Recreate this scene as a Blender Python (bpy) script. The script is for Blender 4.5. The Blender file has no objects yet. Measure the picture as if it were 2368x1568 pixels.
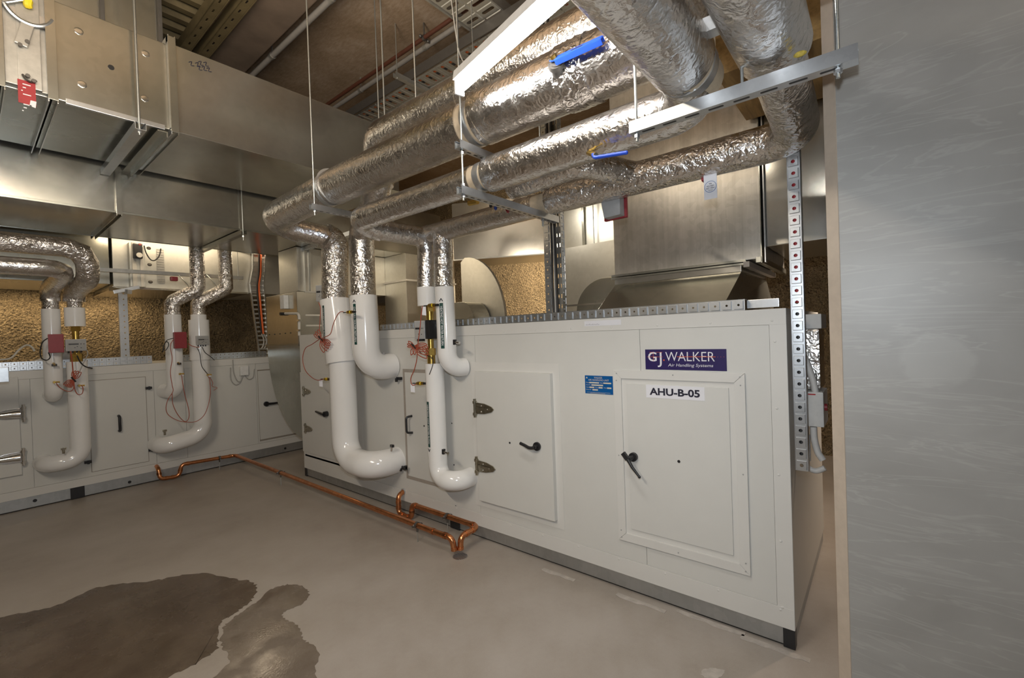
import bpy, bmesh, math, random
from mathutils import Vector, Matrix
random.seed(7)
SC = bpy.context.scene
COL = SC.collection
PI = math.pi

# ------------------------------------------------------------------ camera
F_PX, W_PX, H_PX, EYE = 1041.94, 2368.0, 1568.0, 1.6
YAW, PITCH, ROLL = math.radians(39.42), math.radians(-0.571), math.radians(2.0146)
cy, sy = math.cos(YAW), math.sin(YAW)
FWD = Vector((cy * math.cos(PITCH), sy * math.cos(PITCH), math.sin(PITCH)))
_r = Vector((sy, -cy, 0))
_d = FWD.cross(_r)
RIGHT = math.cos(ROLL) * _r + math.sin(ROLL) * _d
DOWN = -math.sin(ROLL) * _r + math.cos(ROLL) * _d
cam_d = bpy.data.cameras.new('camera')
cam_d.sensor_width = 36.0
cam_d.lens = 36.0 * F_PX / W_PX
cam_d.clip_start = 0.02
cam = bpy.data.objects.new('camera', cam_d)
COL.objects.link(cam)
m = Matrix.Identity(4)
for i in range(3):
    m[i][0], m[i][1], m[i][2] = RIGHT[i], -DOWN[i], -FWD[i]
m[2][3] = EYE
cam.matrix_world = m
SC.camera = cam


def at(px, py, X=None, Y=None, Z=None):
    """surveyed point: the ray of a measured photo point met with a known wall / level of the room"""
    d = RIGHT * ((px - W_PX / 2) / F_PX) + DOWN * ((py - H_PX / 2) / F_PX) + FWD
    if X is not None: t = X / d.x
    elif Y is not None: t = Y / d.y
    else: t = (Z - EYE) / d.z
    return Vector((0, 0, EYE)) + d * t


# ------------------------------------------------------------------ materials
def new_mat(name):
    mt = bpy.data.materials.new(name)
    mt.use_nodes = True
    nt = mt.node_tree
    return mt, nt, nt.nodes['Principled BSDF']


def N(nt, kind, **kw):
    n = nt.nodes.new(kind)
    for k, v in kw.items():
        if k in n.inputs: n.inputs[k].default_value = v
        else: setattr(n, k, v)
    return n


def ramp(nt, fac, stops):
    r = nt.nodes.new('ShaderNodeValToRGB')
    el = r.color_ramp.elements
    el[0].position, el[0].color = stops[0][0], (*stops[0][1], 1)
    el[1].position, el[1].color = stops[-1][0], (*stops[-1][1], 1)
    for p, c in stops[1:-1]:
        e = el.new(p); e.color = (*c, 1)
    nt.links.new(fac, r.inputs[0])
    return r.outputs[0]


def coords(nt, scale=(1, 1, 1), rot=(0, 0, 0)):
    tc = N(nt, 'ShaderNodeTexCoord')
    mp = N(nt, 'ShaderNodeMapping')
    mp.inputs['Scale'].default_value = scale
    mp.inputs['Rotation'].default_value = rot
    nt.links.new(tc.outputs['Object'], mp.inputs['Vector'])
    return mp.outputs['Vector']


def noise(nt, vec, scale, detail=4.0, rough=0.6):
    n = N(nt, 'ShaderNodeTexNoise', Scale=scale, Detail=detail, Roughness=rough)
    nt.links.new(vec, n.inputs['Vector'])
    return n.outputs['Fac']


def bump(nt, bs, height, strength, dist=0.01, normal=None):
    b = N(nt, 'ShaderNodeBump', Strength=strength, Distance=dist)
    nt.links.new(height, b.inputs['Height'])
    if normal: nt.links.new(normal, b.inputs['Normal'])
    nt.links.new(b.outputs['Normal'], bs.inputs['Normal'])
    return b.outputs['Normal']


def simple(name, col, rough=0.5, metal=0.0, var=0.06, scale=30.0, bmp=0.0, coat=0.0, vscale=(1, 1, 1)):
    mt, nt, bs = new_mat(name)
    v = coords(nt, vscale)
    f = noise(nt, v, scale)
    lo = tuple(max(0, c * (1 - var)) for c in col)
    hi = tuple(min(1, c * (1 + var)) for c in col)
    nt.links.new(ramp(nt, f, [(0.3, lo), (0.7, hi)]), bs.inputs['Base Color'])
    bs.inputs['Roughness'].default_value = rough
    bs.inputs['Metallic'].default_value = metal
    if coat: bs.inputs['Coat Weight'].default_value = coat; bs.inputs['Coat Roughness'].default_value = 0.08
    if bmp: bump(nt, bs, f, bmp, 0.004)
    return mt


M = {}


def foil(name, crumple=0.5, fine=0.35):
    mt, nt, bs = new_mat(name)
    v = coords(nt)
    a = noise(nt, v, 110.0, 3.0, 0.7)
    vo = N(nt, 'ShaderNodeTexVoronoi', Scale=26.0, feature='F1')
    d = noise(nt, v, 9.0, 3.0)
    mx = N(nt, 'ShaderNodeMix', data_type='VECTOR')
    mx.inputs['Factor'].default_value = 0.25
    nt.links.new(v, mx.inputs['A'])
    nt.links.new(d, mx.inputs['B'])
    nt.links.new(mx.outputs['Result'], vo.inputs['Vector'])
    n1 = bump(nt, bs, vo.outputs['Distance'], crumple, 0.016)
    n2 = bump(nt, bs, noise(nt, v, 40.0, 4.0, 0.6), crumple * 0.7, 0.012, n1)
    bump(nt, bs, a, fine, 0.004, n2)
    f = noise(nt, v, 3.0, 5.0)
    nt.links.new(ramp(nt, f, [(0.3, (0.66, 0.63, 0.6)), (0.7, (0.84, 0.81, 0.78))]), bs.inputs['Base Color'])
    nt.links.new(ramp(nt, noise(nt, v, 14.0, 4.0), [(0.3, (0.17,) * 3), (0.75, (0.31,) * 3)]), bs.inputs['Roughness'])
    bs.inputs['Metallic'].default_value = 1.0
    return mt


M['foil'] = foil('aluminium_foil_facing', 0.24, 0.2)
M['foil_mid'] = foil('wrinkled_aluminium_foil', 0.62, 0.3)
M['foil_crumpled'] = foil('crumpled_aluminium_foil', 0.5, 0.2)


def galv(name, lo, hi, rough=0.36, streak=0.0, spangle=28.0):
    mt, nt, bs = new_mat(name)
    v = coords(nt)
    vo = N(nt, 'ShaderNodeTexVoronoi', Scale=spangle)
    nt.links.new(v, vo.inputs['Vector'])
    sep = N(nt, 'ShaderNodeSeparateColor')
    nt.links.new(vo.outputs['Color'], sep.inputs[0])
    big = noise(nt, v, 1.3, 3.0, 0.5)
    vs = coords(nt, (30, 30, 1.2))
    st = noise(nt, vs, 1.0, 3.0)
    mix = N(nt, 'ShaderNodeMath', operation='MULTIPLY_ADD')
    mix.inputs[1].default_value = 0.12
    nt.links.new(sep.outputs[0], mix.inputs[0]); nt.links.new(big, mix.inputs[2])
    mix2 = N(nt, 'ShaderNodeMath', operation='MULTIPLY_ADD')
    mix2.inputs[1].default_value = streak
    nt.links.new(st, mix2.inputs[0]); nt.links.new(mix.outputs[0], mix2.inputs[2])
    b0 = 0.3 + streak * 0.5
    nt.links.new(ramp(nt, mix2.outputs[0], [(b0 - 0.08, lo), (b0 + 0.5, hi)]), bs.inputs['Base Color'])
    nt.links.new(ramp(nt, big, [(0.25, (rough - 0.03,) * 3), (0.75, (rough + 0.05,) * 3)]), bs.inputs['Roughness'])
    bs.inputs['Metallic'].default_value = 0.92
    bump(nt, bs, noise(nt, v, 2.0, 1.0), 0.035, 0.03)
    return mt


M['galv'] = galv('galvanised_duct_sheet', (0.50, 0.485, 0.435), (0.72, 0.70, 0.64), 0.2)
M['galv_dark'] = galv('dull_galvanised_sheet', (0.36, 0.36, 0.315), (0.52, 0.515, 0.46), 0.25)
M['galv_light'] = galv('bright_galvanised_sheet', (0.58, 0.575, 0.52), (0.74, 0.73, 0.68), 0.46)
M['galv_streak'] = galv('stained_galvanised_sheet', (0.33, 0.31, 0.27), (0.60, 0.57, 0.52), 0.42, 0.45)
M['zinc'] = galv('zinc_plated_steel', (0.52, 0.54, 0.56), (0.76, 0.78, 0.8), 0.3, 0.0, 60.0)
M['base_steel'] = galv('galvanised_base_channel', (0.36, 0.37, 0.37), (0.56, 0.57, 0.57), 0.5, 0.2)
M['rod'] = simple('zinc_threaded_rod', (0.55, 0.57, 0.56), 0.38, 0.9, 0.1, 200)
M['cream'] = simple('cream_painted_panel', (0.65, 0.645, 0.615), 0.42, 0, 0.015, 6)
M['cream_trim'] = simple('cream_painted_trim', (0.68, 0.67, 0.64), 0.38, 0, 0.015, 6)
M['seam'] = simple('dark_panel_joint', (0.30, 0.27, 0.23), 0.7)
M['tape_brown'] = simple('taupe_gasket_tape', (0.36, 0.32, 0.28), 0.6)
M['pvc'] = simple('glossy_white_pvc_jacket', (0.85, 0.845, 0.835), 0.16, 0, 0.015, 5, 0, 0.5)
M['white_plastic'] = simple('white_plastic', (0.75, 0.75, 0.74), 0.4)
M['grey_plastic'] = simple('grey_plastic', (0.36, 0.36, 0.36), 0.45)
M['light_grey'] = simple('light_grey_plastic', (0.55, 0.55, 0.54), 0.45)
M['black'] = simple('black_plastic', (0.018, 0.018, 0.02), 0.38)
M['black_rubber'] = simple('black_rubber', (0.03, 0.028, 0.026), 0.7)
M['brass'] = simple('brass', (0.62, 0.42, 0.11), 0.28, 1.0, 0.15, 40)
M['copper'] = simple('copper_tube', (0.62, 0.26, 0.115), 0.27, 1.0, 0.22, 25)
M['chrome'] = simple('chrome', (0.75, 0.74, 0.72), 0.14, 1.0, 0.08, 40)
M['bronze'] = simple('aged_chrome_hinge', (0.42, 0.39, 0.31), 0.28, 1.0, 0.2, 40)
M['red'] = simple('dark_red_plastic', (0.27, 0.028, 0.035), 0.42)
M['red_label'] = simple('red_label', (0.36, 0.02, 0.025), 0.5)
M['wire_red'] = simple('red_brown_wire', (0.36, 0.075, 0.04), 0.5)
M['wire_orange'] = simple('orange_cable', (0.75, 0.14, 0.03), 0.5)
M['wire_black'] = simple('black_wire', (0.02, 0.02, 0.02), 0.5)
M['wire_grey'] = simple('grey_cable', (0.38, 0.37, 0.35), 0.5)
M['conduit'] = simple('pale_conduit', (0.62, 0.6, 0.55), 0.45)
M['yellow'] = simple('yellow_band', (0.8, 0.62, 0.03), 0.5)
M['blue'] = simple('blue_lever_coating', (0.015, 0.06, 0.42), 0.35)
M['navy'] = simple('navy_sign_face', (0.022, 0.012, 0.095), 0.4)
M['plate_blue'] = simple('blue_rating_plate', (0.0, 0.09, 0.30), 0.35)
M['paper'] = simple('white_paper', (0.76, 0.76, 0.80), 0.55, 0, 0.01)
M['ink'] = simple('black_ink', (0.012, 0.012, 0.03), 0.5)
M['ink_orange'] = simple('orange_ink', (0.75, 0.13, 0.02), 0.5)
M['ink_cream'] = simple('cream_ink', (0.6, 0.55, 0.45), 0.5)
M['teal'] = simple('dark_teal_label', (0.01, 0.06, 0.05), 0.4)
M['foam'] = simple('tan_phenolic_block', (0.46, 0.37, 0.26), 0.7, 0, 0.1)
M['duct_brown'] = simple('warm_lit_duct_brown', (0.30, 0.18, 0.06), 0.6, 0, 0.3, 6, 0, 0, (1, 8, 8))  # warm light on a duct underside, put into the colour
M['yellow_foam'] = simple('yellow_glass_wool', (0.5, 0.37, 0.06), 0.8, 0, 0.3, 60, 0.4)
M['brown_pipe'] = simple('red_brown_painted_pipe', (0.085, 0.03, 0.018), 0.45)
M['grey_pipe'] = simple('grey_conduit_pipe', (0.22, 0.205, 0.19), 0.5)
M['tray_paint'] = simple('galvanised_tray', (0.46, 0.45, 0.42), 0.42, 0.8, 0.1, 20)
M['meter_face'] = simple('grey_meter_label', (0.34, 0.335, 0.32), 0.45)
M['strip_tan'] = simple('tan_corner_strip', (0.50, 0.42, 0.34), 0.6)
M['mortar'] = simple('pale_mortar', (0.44, 0.40, 0.36), 0.8, 0, 0.15, 20)
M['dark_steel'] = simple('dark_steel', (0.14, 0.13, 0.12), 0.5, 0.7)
M['plastic_film'] = simple('pale_plastic_film', (0.5, 0.48, 0.46), 0.3)


def rock(name, cols, scale=38.0, dist=0.09):
    mt, nt, bs = new_mat(name)
    v = coords(nt)
    vo = N(nt, 'ShaderNodeTexVoronoi', Scale=scale, feature='SMOOTH_F1')
    vo.inputs['Smoothness'].default_value = 0.6
    nt.links.new(v, vo.inputs['Vector'])
    nz = noise(nt, v, 3.0, 6.0, 0.7)
    fine = noise(nt, v, scale * 1.6, 3.0)
    add = N(nt, 'ShaderNodeMath', operation='ADD')
    nt.links.new(vo.outputs['Distance'], add.inputs[0]); nt.links.new(fine, add.inputs[1])
    n1 = bump(nt, bs, nz, 0.7, 0.3)
    bump(nt, bs, add.outputs[0], 1.0, dist, n1)
    nt.links.new(ramp(nt, nz, [(0.3, cols[0]), (0.7, cols[1])]), bs.inputs['Base Color'])
    bs.inputs['Roughness'].default_value = 0.85
    return mt


M['rock'] = rock('sprayed_tan_insulation', ((0.32, 0.24, 0.135), (0.5, 0.385, 0.235)))


def floor_mat():
    mt, nt, bs = new_mat('sealed_concrete_floor')
    v = coords(nt)
    a = noise(nt, v, 1.1, 7.0, 0.65)
    b = noise(nt, v, 9.0, 6.0, 0.7)
    c = noise(nt, v, 160.0, 2.0)
    mx = N(nt, 'ShaderNodeMath', operation='MULTIPLY_ADD')
    mx.inputs[1].default_value = 0.35
    nt.links.new(b, mx.inputs[0]); nt.links.new(a, mx.inputs[2])
    mx2 = N(nt, 'ShaderNodeMath', operation='MULTIPLY_ADD')
    mx2.inputs[1].default_value = 0.14
    nt.links.new(c, mx2.inputs[0]); nt.links.new(mx.outputs[0], mx2.inputs[2])
    nt.links.new(ramp(nt, mx2.outputs[0], [(0.45, (0.27, 0.232, 0.193)), (0.7, (0.355, 0.313, 0.27)), (0.92, (0.41, 0.37, 0.33))]), bs.inputs['Base Color'])
    nt.links.new(ramp(nt, b, [(0.3, (0.36,) * 3), (0.7, (0.55,) * 3)]), bs.inputs['Roughness'])
    bump(nt, bs, b, 0.06, 0.01)
    return mt


M['floor'] = floor_mat()


def wet_mat(name, lo, hi, r0):
    mt, nt, bs = new_mat(name)
    v = coords(nt)
    a = noise(nt, v, 2.2, 8.0, 0.75)
    nt.links.new(ramp(nt, a, [(0.35, lo), (0.5, tuple((x + y) / 2 for x, y in zip(lo, hi))), (0.68, hi)]), bs.inputs['Base Color'])
    nt.links.new(ramp(nt, noise(nt, v, 5.0, 5.0), [(0.42, (r0,) * 3), (0.62, (0.36,) * 3)]), bs.inputs['Roughness'])
    bump(nt, bs, noise(nt, v, 90.0, 3.0), 0.14, 0.003)
    return mt


M['wet'] = wet_mat('wet_concrete', (0.062, 0.042, 0.027), (0.125, 0.092, 0.065), 0.2)
M['wet_shiny'] = wet_mat('shiny_wet_concrete', (0.11, 0.085, 0.062), (0.2, 0.165, 0.135), 0.07)


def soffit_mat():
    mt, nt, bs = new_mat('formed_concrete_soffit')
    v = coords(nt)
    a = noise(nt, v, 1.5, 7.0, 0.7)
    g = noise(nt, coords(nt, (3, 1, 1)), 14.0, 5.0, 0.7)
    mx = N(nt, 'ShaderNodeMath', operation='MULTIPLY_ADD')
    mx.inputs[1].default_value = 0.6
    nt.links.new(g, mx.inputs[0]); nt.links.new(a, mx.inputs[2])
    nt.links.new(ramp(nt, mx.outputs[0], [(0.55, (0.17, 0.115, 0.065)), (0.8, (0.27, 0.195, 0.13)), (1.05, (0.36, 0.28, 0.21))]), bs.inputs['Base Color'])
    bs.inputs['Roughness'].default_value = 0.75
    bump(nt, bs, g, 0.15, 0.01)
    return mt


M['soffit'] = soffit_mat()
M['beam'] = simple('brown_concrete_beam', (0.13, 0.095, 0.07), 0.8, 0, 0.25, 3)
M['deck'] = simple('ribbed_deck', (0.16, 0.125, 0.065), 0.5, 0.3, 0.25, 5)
M['dark_wall'] = simple('plain_concrete', (0.30, 0.285, 0.265), 0.8, 0, 0.12, 2)


def column_mat():
    mt, nt, bs = new_mat('trowelled_concrete')
    v = coords(nt, (1, 1.0, 1.8), (0.22, 0, 0))
    a = N(nt, 'ShaderNodeTexNoise', Scale=2.4, Detail=6.0, Roughness=0.55, Distortion=0.6)
    nt.links.new(v, a.inputs['Vector'])
    v2 = coords(nt, (1, 1.0, 9), (-0.16, 0, 0))
    w = N(nt, 'ShaderNodeTexNoise', Scale=1.6, Detail=4.0, Roughness=0.6, Distortion=1.2)
    nt.links.new(v2, w.inputs['Vector'])
    line = ramp(nt, w.outputs['Fac'], [(0.47, (0, 0, 0)), (0.5, (1, 1, 1)), (0.53, (0, 0, 0))])
    base = ramp(nt, a.outputs['Fac'], [(0.3, (0.285, 0.278, 0.262)), (0.5, (0.315, 0.308, 0.292)), (0.7, (0.345, 0.338, 0.32))])
    mx = N(nt, 'ShaderNodeMix', data_type='RGBA')
    sc = N(nt, 'ShaderNodeMath', operation='MULTIPLY'); sc.inputs[1].default_value = 0.16
    nt.links.new(line, sc.inputs[0])
    nt.links.new(sc.outputs[0], mx.inputs['Factor'])
    nt.links.new(base, mx.inputs['A'])
    mx.inputs['B'].default_value = (0.58, 0.57, 0.54, 1)
    nt.links.new(mx.outputs['Result'], bs.inputs['Base Color'])
    # round filled-in patch of lighter mortar
    pc_ = at(2162, 832, X=1.98)
    tcp = N(nt, 'ShaderNodeTexCoord')
    nz_ = N(nt, 'ShaderNodeTexNoise', Scale=22.0, Detail=3.0)
    nt.links.new(tcp.outputs['Object'], nz_.inputs['Vector'])
    off_ = N(nt, 'ShaderNodeVectorMath', operation='SUBTRACT'); off_.inputs[1].default_value = (pc_.x, pc_.y, pc_.z)
    nt.links.new(tcp.outputs['Object'], off_.inputs[0])
    ln_ = N(nt, 'ShaderNodeVectorMath', operation='LENGTH'); nt.links.new(off_.outputs[0], ln_.inputs[0])
    ad_ = N(nt, 'ShaderNodeMath', operation='MULTIPLY_ADD'); ad_.inputs[1].default_value = 0.05
    nt.links.new(nz_.outputs['Fac'], ad_.inputs[0]); nt.links.new(ln_.outputs['Value'], ad_.inputs[2])
    pm_ = ramp(nt, ad_.outputs[0], [(0.105, (0.4,) * 3), (0.122, (0, 0, 0))])
    mp_ = N(nt, 'ShaderNodeMix', data_type='RGBA')
    nt.links.new(pm_, mp_.inputs['Factor'])
    nt.links.new(mx.outputs['Result'], mp_.inputs['A'])
    mp_.inputs['B'].default_value = (0.40, 0.395, 0.375, 1)
    nt.links.new(mp_.outputs['Result'], bs.inputs['Base Color'])
    bs.inputs['Roughness'].default_value = 0.42
    bump(nt, bs, a.outputs['Fac'], 0.08, 0.01)
    return mt


M['column'] = column_mat()


def emit(name, col, strength):
    mt, nt, bs = new_mat(name)
    bs.inputs['Base Color'].default_value = (0.9, 0.9, 0.88, 1)
    bs.inputs['Emission Color'].default_value = (*col, 1)
    bs.inputs['Emission Strength'].default_value = strength
    return mt


# ------------------------------------------------------------------ mesh helpers
def vec(p): return Vector(p)


def frame_for(d, up=None):
    d = d.normalized()
    up = Vector(up) if up is not None else (Vector((0, 0, 1)) if abs(d.z) < 0.9 else Vector((1, 0, 0)))
    s = d.cross(up).normalized()
    return d, s, s.cross(d).normalized()


class MB:
    def __init__(self): self.v = []; self.f = []; self.mi = []; self.cur = 0

    def add(self, vs, fs):
        o = len(self.v)
        self.v += [Vector(p) for p in vs]
        self.f += [tuple(i + o for i in q) for q in fs]
        self.mi += [self.cur] * len(fs)
        return self

    def box(self, a, b):
        x0, x1 = sorted((a[0], b[0])); y0, y1 = sorted((a[1], b[1])); z0, z1 = sorted((a[2], b[2]))
        return self.hexa([(x0, y0, z0), (x1, y0, z0), (x1, y1, z0), (x0, y1, z0), (x0, y0, z1), (x1, y0, z1), (x1, y1, z1), (x0, y1, z1)])

    def hexa(self, p):
        return self.add(p, [(3, 2, 1, 0), (4, 5, 6, 7), (0, 1, 5, 4), (1, 2, 6, 5), (2, 3, 7, 6), (3, 0, 4, 7)])

    def bar(self, p, q, w, h, up=None):
        p, q = vec(p), vec(q)
        d, s, u = frame_for(q - p, up)
        a, b = s * w / 2, u * h / 2
        return self.hexa([p - a - b, p + a - b, q + a - b, q - a - b, p - a + b, p + a + b, q + a + b, q - a + b])

    def extr(self, prof, p, q, up=None):
        """closed 2D profile (side, up) swept straight from p to q"""
        p, q = vec(p), vec(q)
        d, s, u = frame_for(q - p, up)
        n = len(prof)
        vs = [p + s * a + u * b for a, b in prof] + [q + s * a + u * b for a, b in prof]
        fs = [(i, (i + 1) % n, n + (i + 1) % n, n + i) for i in range(n)]
        return self.add(vs, fs + [tuple(range(n))[::-1], tuple(range(n, 2 * n))])

    def prism(self, poly, off):
        n = len(poly); off = vec(off)
        vs = [vec(p) for p in poly] + [vec(p) + off for p in poly]
        fs = [(i, (i + 1) % n, n + (i + 1) % n, n + i) for i in range(n)]
        return self.add(vs, fs + [tuple(range(n))[::-1], tuple(range(n, 2 * n))])

    def tube(self, pts, r, seg=16, cap=True, wob=0.0):
        pts = [vec(p) for p in pts]
        n = len(pts)
        rs = r if isinstance(r, (list, tuple)) else [r] * n
        tang = []
        for i in range(n):
            a = pts[max(i - 1, 0)]; b = pts[min(i + 1, n - 1)]
            t = (b - a)
            tang.append(t.normalized() if t.length > 1e-9 else Vector((0, 0, 1)))
        _, s, u = frame_for(tang[0])
        vs, fs = [], []
        for i in range(n):
            t = tang[i]
            s = (s - t * s.dot(t)).normalized(); u = t.cross(s)
            k = 1.0
            if 0 < i < n - 1:
                a, b = (pts[i] - pts[i - 1]).normalized(), (pts[i + 1] - pts[i]).normalized()
                k = 1 / max(0.5, math.sqrt(max(0.25, (1 + a.dot(b)) / 2)))
                bis = (b - a)
                bis = bis.normalized() if bis.length > 1e-4 else None
            else: bis = None
            for j in range(seg):
                an = 2 * PI * j / seg
                rr = rs[i] * (1 + (wob * (random.random() - 0.5) if wob else 0))
                off = s * math.cos(an) * rr + u * math.sin(an) * rr
                if bis is not None: off += bis * off.dot(bis) * (k - 1)
                vs.append(pts[i] + off)
        for i in range(n - 1):
            for j in range(seg):
                j2 = (j + 1) % seg
                fs.append((i * seg + j, i * seg + j2, (i + 1) * seg + j2, (i + 1) * seg + j))
        if cap:
            fs.append(tuple(range(seg))[::-1]); fs.append(tuple(range((n - 1) * seg, n * seg)))
        return self.add(vs, fs)

    def cyl(self, p, q, r, seg=16, r2=None):
        return self.tube([p, q], [r, r if r2 is None else r2], seg)

    def ring(self, p, q, r0, r1, seg=24):
        p, q = vec(p), vec(q)
        _, s, u = frame_for(q - p)
        vs, fs = [], []
        for c, r in ((p, r0), (p, r1), (q, r1), (q, r0)):
            vs += [c + s * r * math.cos(2 * PI * j / seg) + u * r * math.sin(2 * PI * j / seg) for j in range(seg)]
        for k in range(4):
            for j in range(seg):
                j2 = (j + 1) % seg; k2 = (k + 1) % 4
                fs.append((k * seg + j, k * seg + j2, k2 * seg + j2, k2 * seg + j))
        return self.add(vs, fs)

    def sphere(self, c, r, seg=12, rings=8, sc=(1, 1, 1)):
        c = vec(c); vs, fs = [], []
        for i in range(rings + 1):
            th = PI * i / rings
            for j in range(seg):
                ph = 2 * PI * j / seg
                vs.append(c + Vector((r * sc[0] * math.sin(th) * math.cos(ph), r * sc[1] * math.sin(th) * math.sin(ph), r * sc[2] * math.cos(th))))
        for i in range(rings):
            for j in range(seg):
                j2 = (j + 1) % seg
                fs.append((i * seg + j, (i + 1) * seg + j, (i + 1) * seg + j2, i * seg + j2))
        return self.add(vs, fs)

    def plate(self, o, u, v, nu, nv, cu, cv, hw, hh, emboss=0.0, n=None, t=0.0015, ew=0.8):
        """perforated sheet: nu x nv cells of cu x cv, each with an oblong hole hw x hh; embossed pads when asked"""
        o, u, v = vec(o), vec(u).normalized(), vec(v).normalized()
        n = vec(n).normalized() if n is not None else u.cross(v)
        c = math.atan2(cv, cu)
        angs = []
        for a, b in ((-c, c), (c, PI - c), (PI - c, PI + c), (PI + c, 2 * PI - c)):
            angs += [a + (b - a) * k / 3 for k in range(3)]
        for i in range(nu):
            for j in range(nv):
                ce = o + u * (i + 0.5) * cu + v * (j + 0.5) * cv
                def outl(kx, ky, h):
                    r = []
                    for a in angs:
                        ca, sa = math.cos(a), math.sin(a)
                        s = min(kx / abs(ca) if abs(ca) > 1e-9 else 1e9, ky / abs(sa) if abs(sa) > 1e-9 else 1e9)
                        r.append(ce + u * ca * s + v * sa * s + n * h)
                    return r
                def oval(h):
                    e = min(hw, hh) / 2
                    r = []
                    for a in angs:
                        x = math.cos(a) * e + (math.copysign(hw / 2 - e, math.cos(a)) if hw > hh else 0)
                        y = math.sin(a) * e + (math.copysign(hh / 2 - e, math.sin(a)) if hh > hw else 0)
                        r.append(ce + u * x + v * y + n * h)
                    return r
                L = [outl(cu / 2, cv / 2, 0)]
                if emboss:
                    L += [outl(cu / 2 * ew, cv / 2 * ew, 0), outl(cu / 2 * ew * 0.9, cv / 2 * ew * 0.9, emboss)]
                L += [oval(emboss), oval(emboss - t - 0.001)]
                k = len(angs)
                vs = [p for l in L for p in l]
                fs = [(a * k + b, a * k + (b + 1) % k, (a + 1) * k + (b + 1) % k, (a + 1) * k + b) for a in range(len(L) - 1) for b in range(k)]
                self.add(vs, fs)
        return self

    def build(self, name, mat, parent=None, bevel=0.0, smooth=False, merge=False):
        me = bpy.data.meshes.new(name)
        off = Vector((0, 0, 0))
        p = parent
        while p is not None:
            off += p.location; p = p.parent
        me.from_pydata([tuple(q - off) for q in self.v], [], self.f)
        mats = mat if isinstance(mat, list) else [mat]
        if len(mats) > 1:
            for pl_, k_ in zip(me.polygons, self.mi): pl_.material_index = k_
        bm = bmesh.new(); bm.from_mesh(me)
        if merge: bmesh.ops.remove_doubles(bm, verts=bm.verts, dist=1e-5)
        bmesh.ops.recalc_face_normals(bm, faces=bm.faces)
        if bevel > 0:
            ed = [e for e in bm.edges if len(e.link_faces) == 2 and e.calc_face_angle(0) > 0.6]
            bmesh.ops.bevel(bm, geom=ed, offset=bevel, segments=2, affect='EDGES', profile=0.7, clamp_overlap=True)
        if smooth:
            for f in bm.faces: f.smooth = True
            for e in bm.edges:
                if len(e.link_faces) == 2 and e.calc_face_angle(0) > 0.65: e.smooth = False
        bm.to_mesh(me); bm.free()
        for q_ in mats: me.materials.append(M[q_] if isinstance(q_, str) else q_)
        o = bpy.data.objects.new(name, me)
        COL.objects.link(o)
        o.parent = parent
        return o


def tag(o, label, cat, group=None, kind=None):
    o['label'] = label; o['category'] = cat
    if group: o['group'] = group
    if kind: o['kind'] = kind
    return o


def thing(name, label, cat, loc=(0, 0, 0), group=None):
    o = bpy.data.objects.new(name, None)
    o.empty_display_size = 0.1
    COL.objects.link(o)
    o.location = loc
    return tag(o, label, cat, group)


def struct(name, mb, mat, **k):
    o = mb.build(name, mat, **k); o['kind'] = 'structure'; return o


def route(pts, bend, n=7):
    """polyline with every corner rounded to a pipe bend"""
    pts = [vec(p) for p in pts]
    if not isinstance(bend, (list, tuple)): bend = [bend] * len(pts)
    keep = [0] + [i for i in range(1, len(pts)) if (pts[i] - pts[i - 1]).length > 1e-4]
    pts, bend = [pts[i] for i in keep], [bend[i] for i in keep]
    out = [pts[0]]
    for i in range(1, len(pts) - 1):
        a, b, c = pts[i - 1], pts[i], pts[i + 1]
        d1, d2 = (a - b).normalized(), (c - b).normalized()
        ang = d1.angle(d2)
        if abs(PI - ang) < 0.02 or bend[i] < 1e-4: out.append(b); continue
        R = bend[i]
        t = min(R / math.tan(ang / 2), (a - b).length * 0.49 if i > 1 else (a - b).length * 0.98, (c - b).length * 0.49 if i < len(pts) - 2 else (c - b).length * 0.98)
        R = t * math.tan(ang / 2)
        p1, p2 = b + d1 * t, b + d2 * t
        cen = b + (d1 + d2).normalized() * (R / math.sin(ang / 2))
        v1, v2 = p1 - cen, p2 - cen
        th = v1.angle(v2)
        for k in range(n + 1):
            s = k / n
            out.append(cen + (v1 * math.sin((1 - s) * th) + v2 * math.sin(s * th)) / math.sin(th))
    out.append(pts[-1])
    return out


def spline(pts, n=8):
    pts = [vec(p) for p in pts]
    P = [pts[0] * 2 - pts[1]] + pts + [pts[-1] * 2 - pts[-2]]
    out = []
    for i in range(1, len(P) - 2):
        for k in range(n):
            t = k / n
            a, b, c, d = P[i - 1], P[i], P[i + 1], P[i + 2]
            out.append(0.5 * ((2 * b) + (c - a) * t + (2 * a - 5 * b + 4 * c - d) * t * t + (3 * b - a - 3 * c + d) * t ** 3))
    return out + [pts[-1]]


def dense(pts, step=0.05):
    out = [pts[0]]
    for a, b in zip(pts, pts[1:]):
        k = max(1, int((b - a).length / step))
        out += [a + (b - a) * i / k for i in range(1, k + 1)]
    return out


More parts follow.
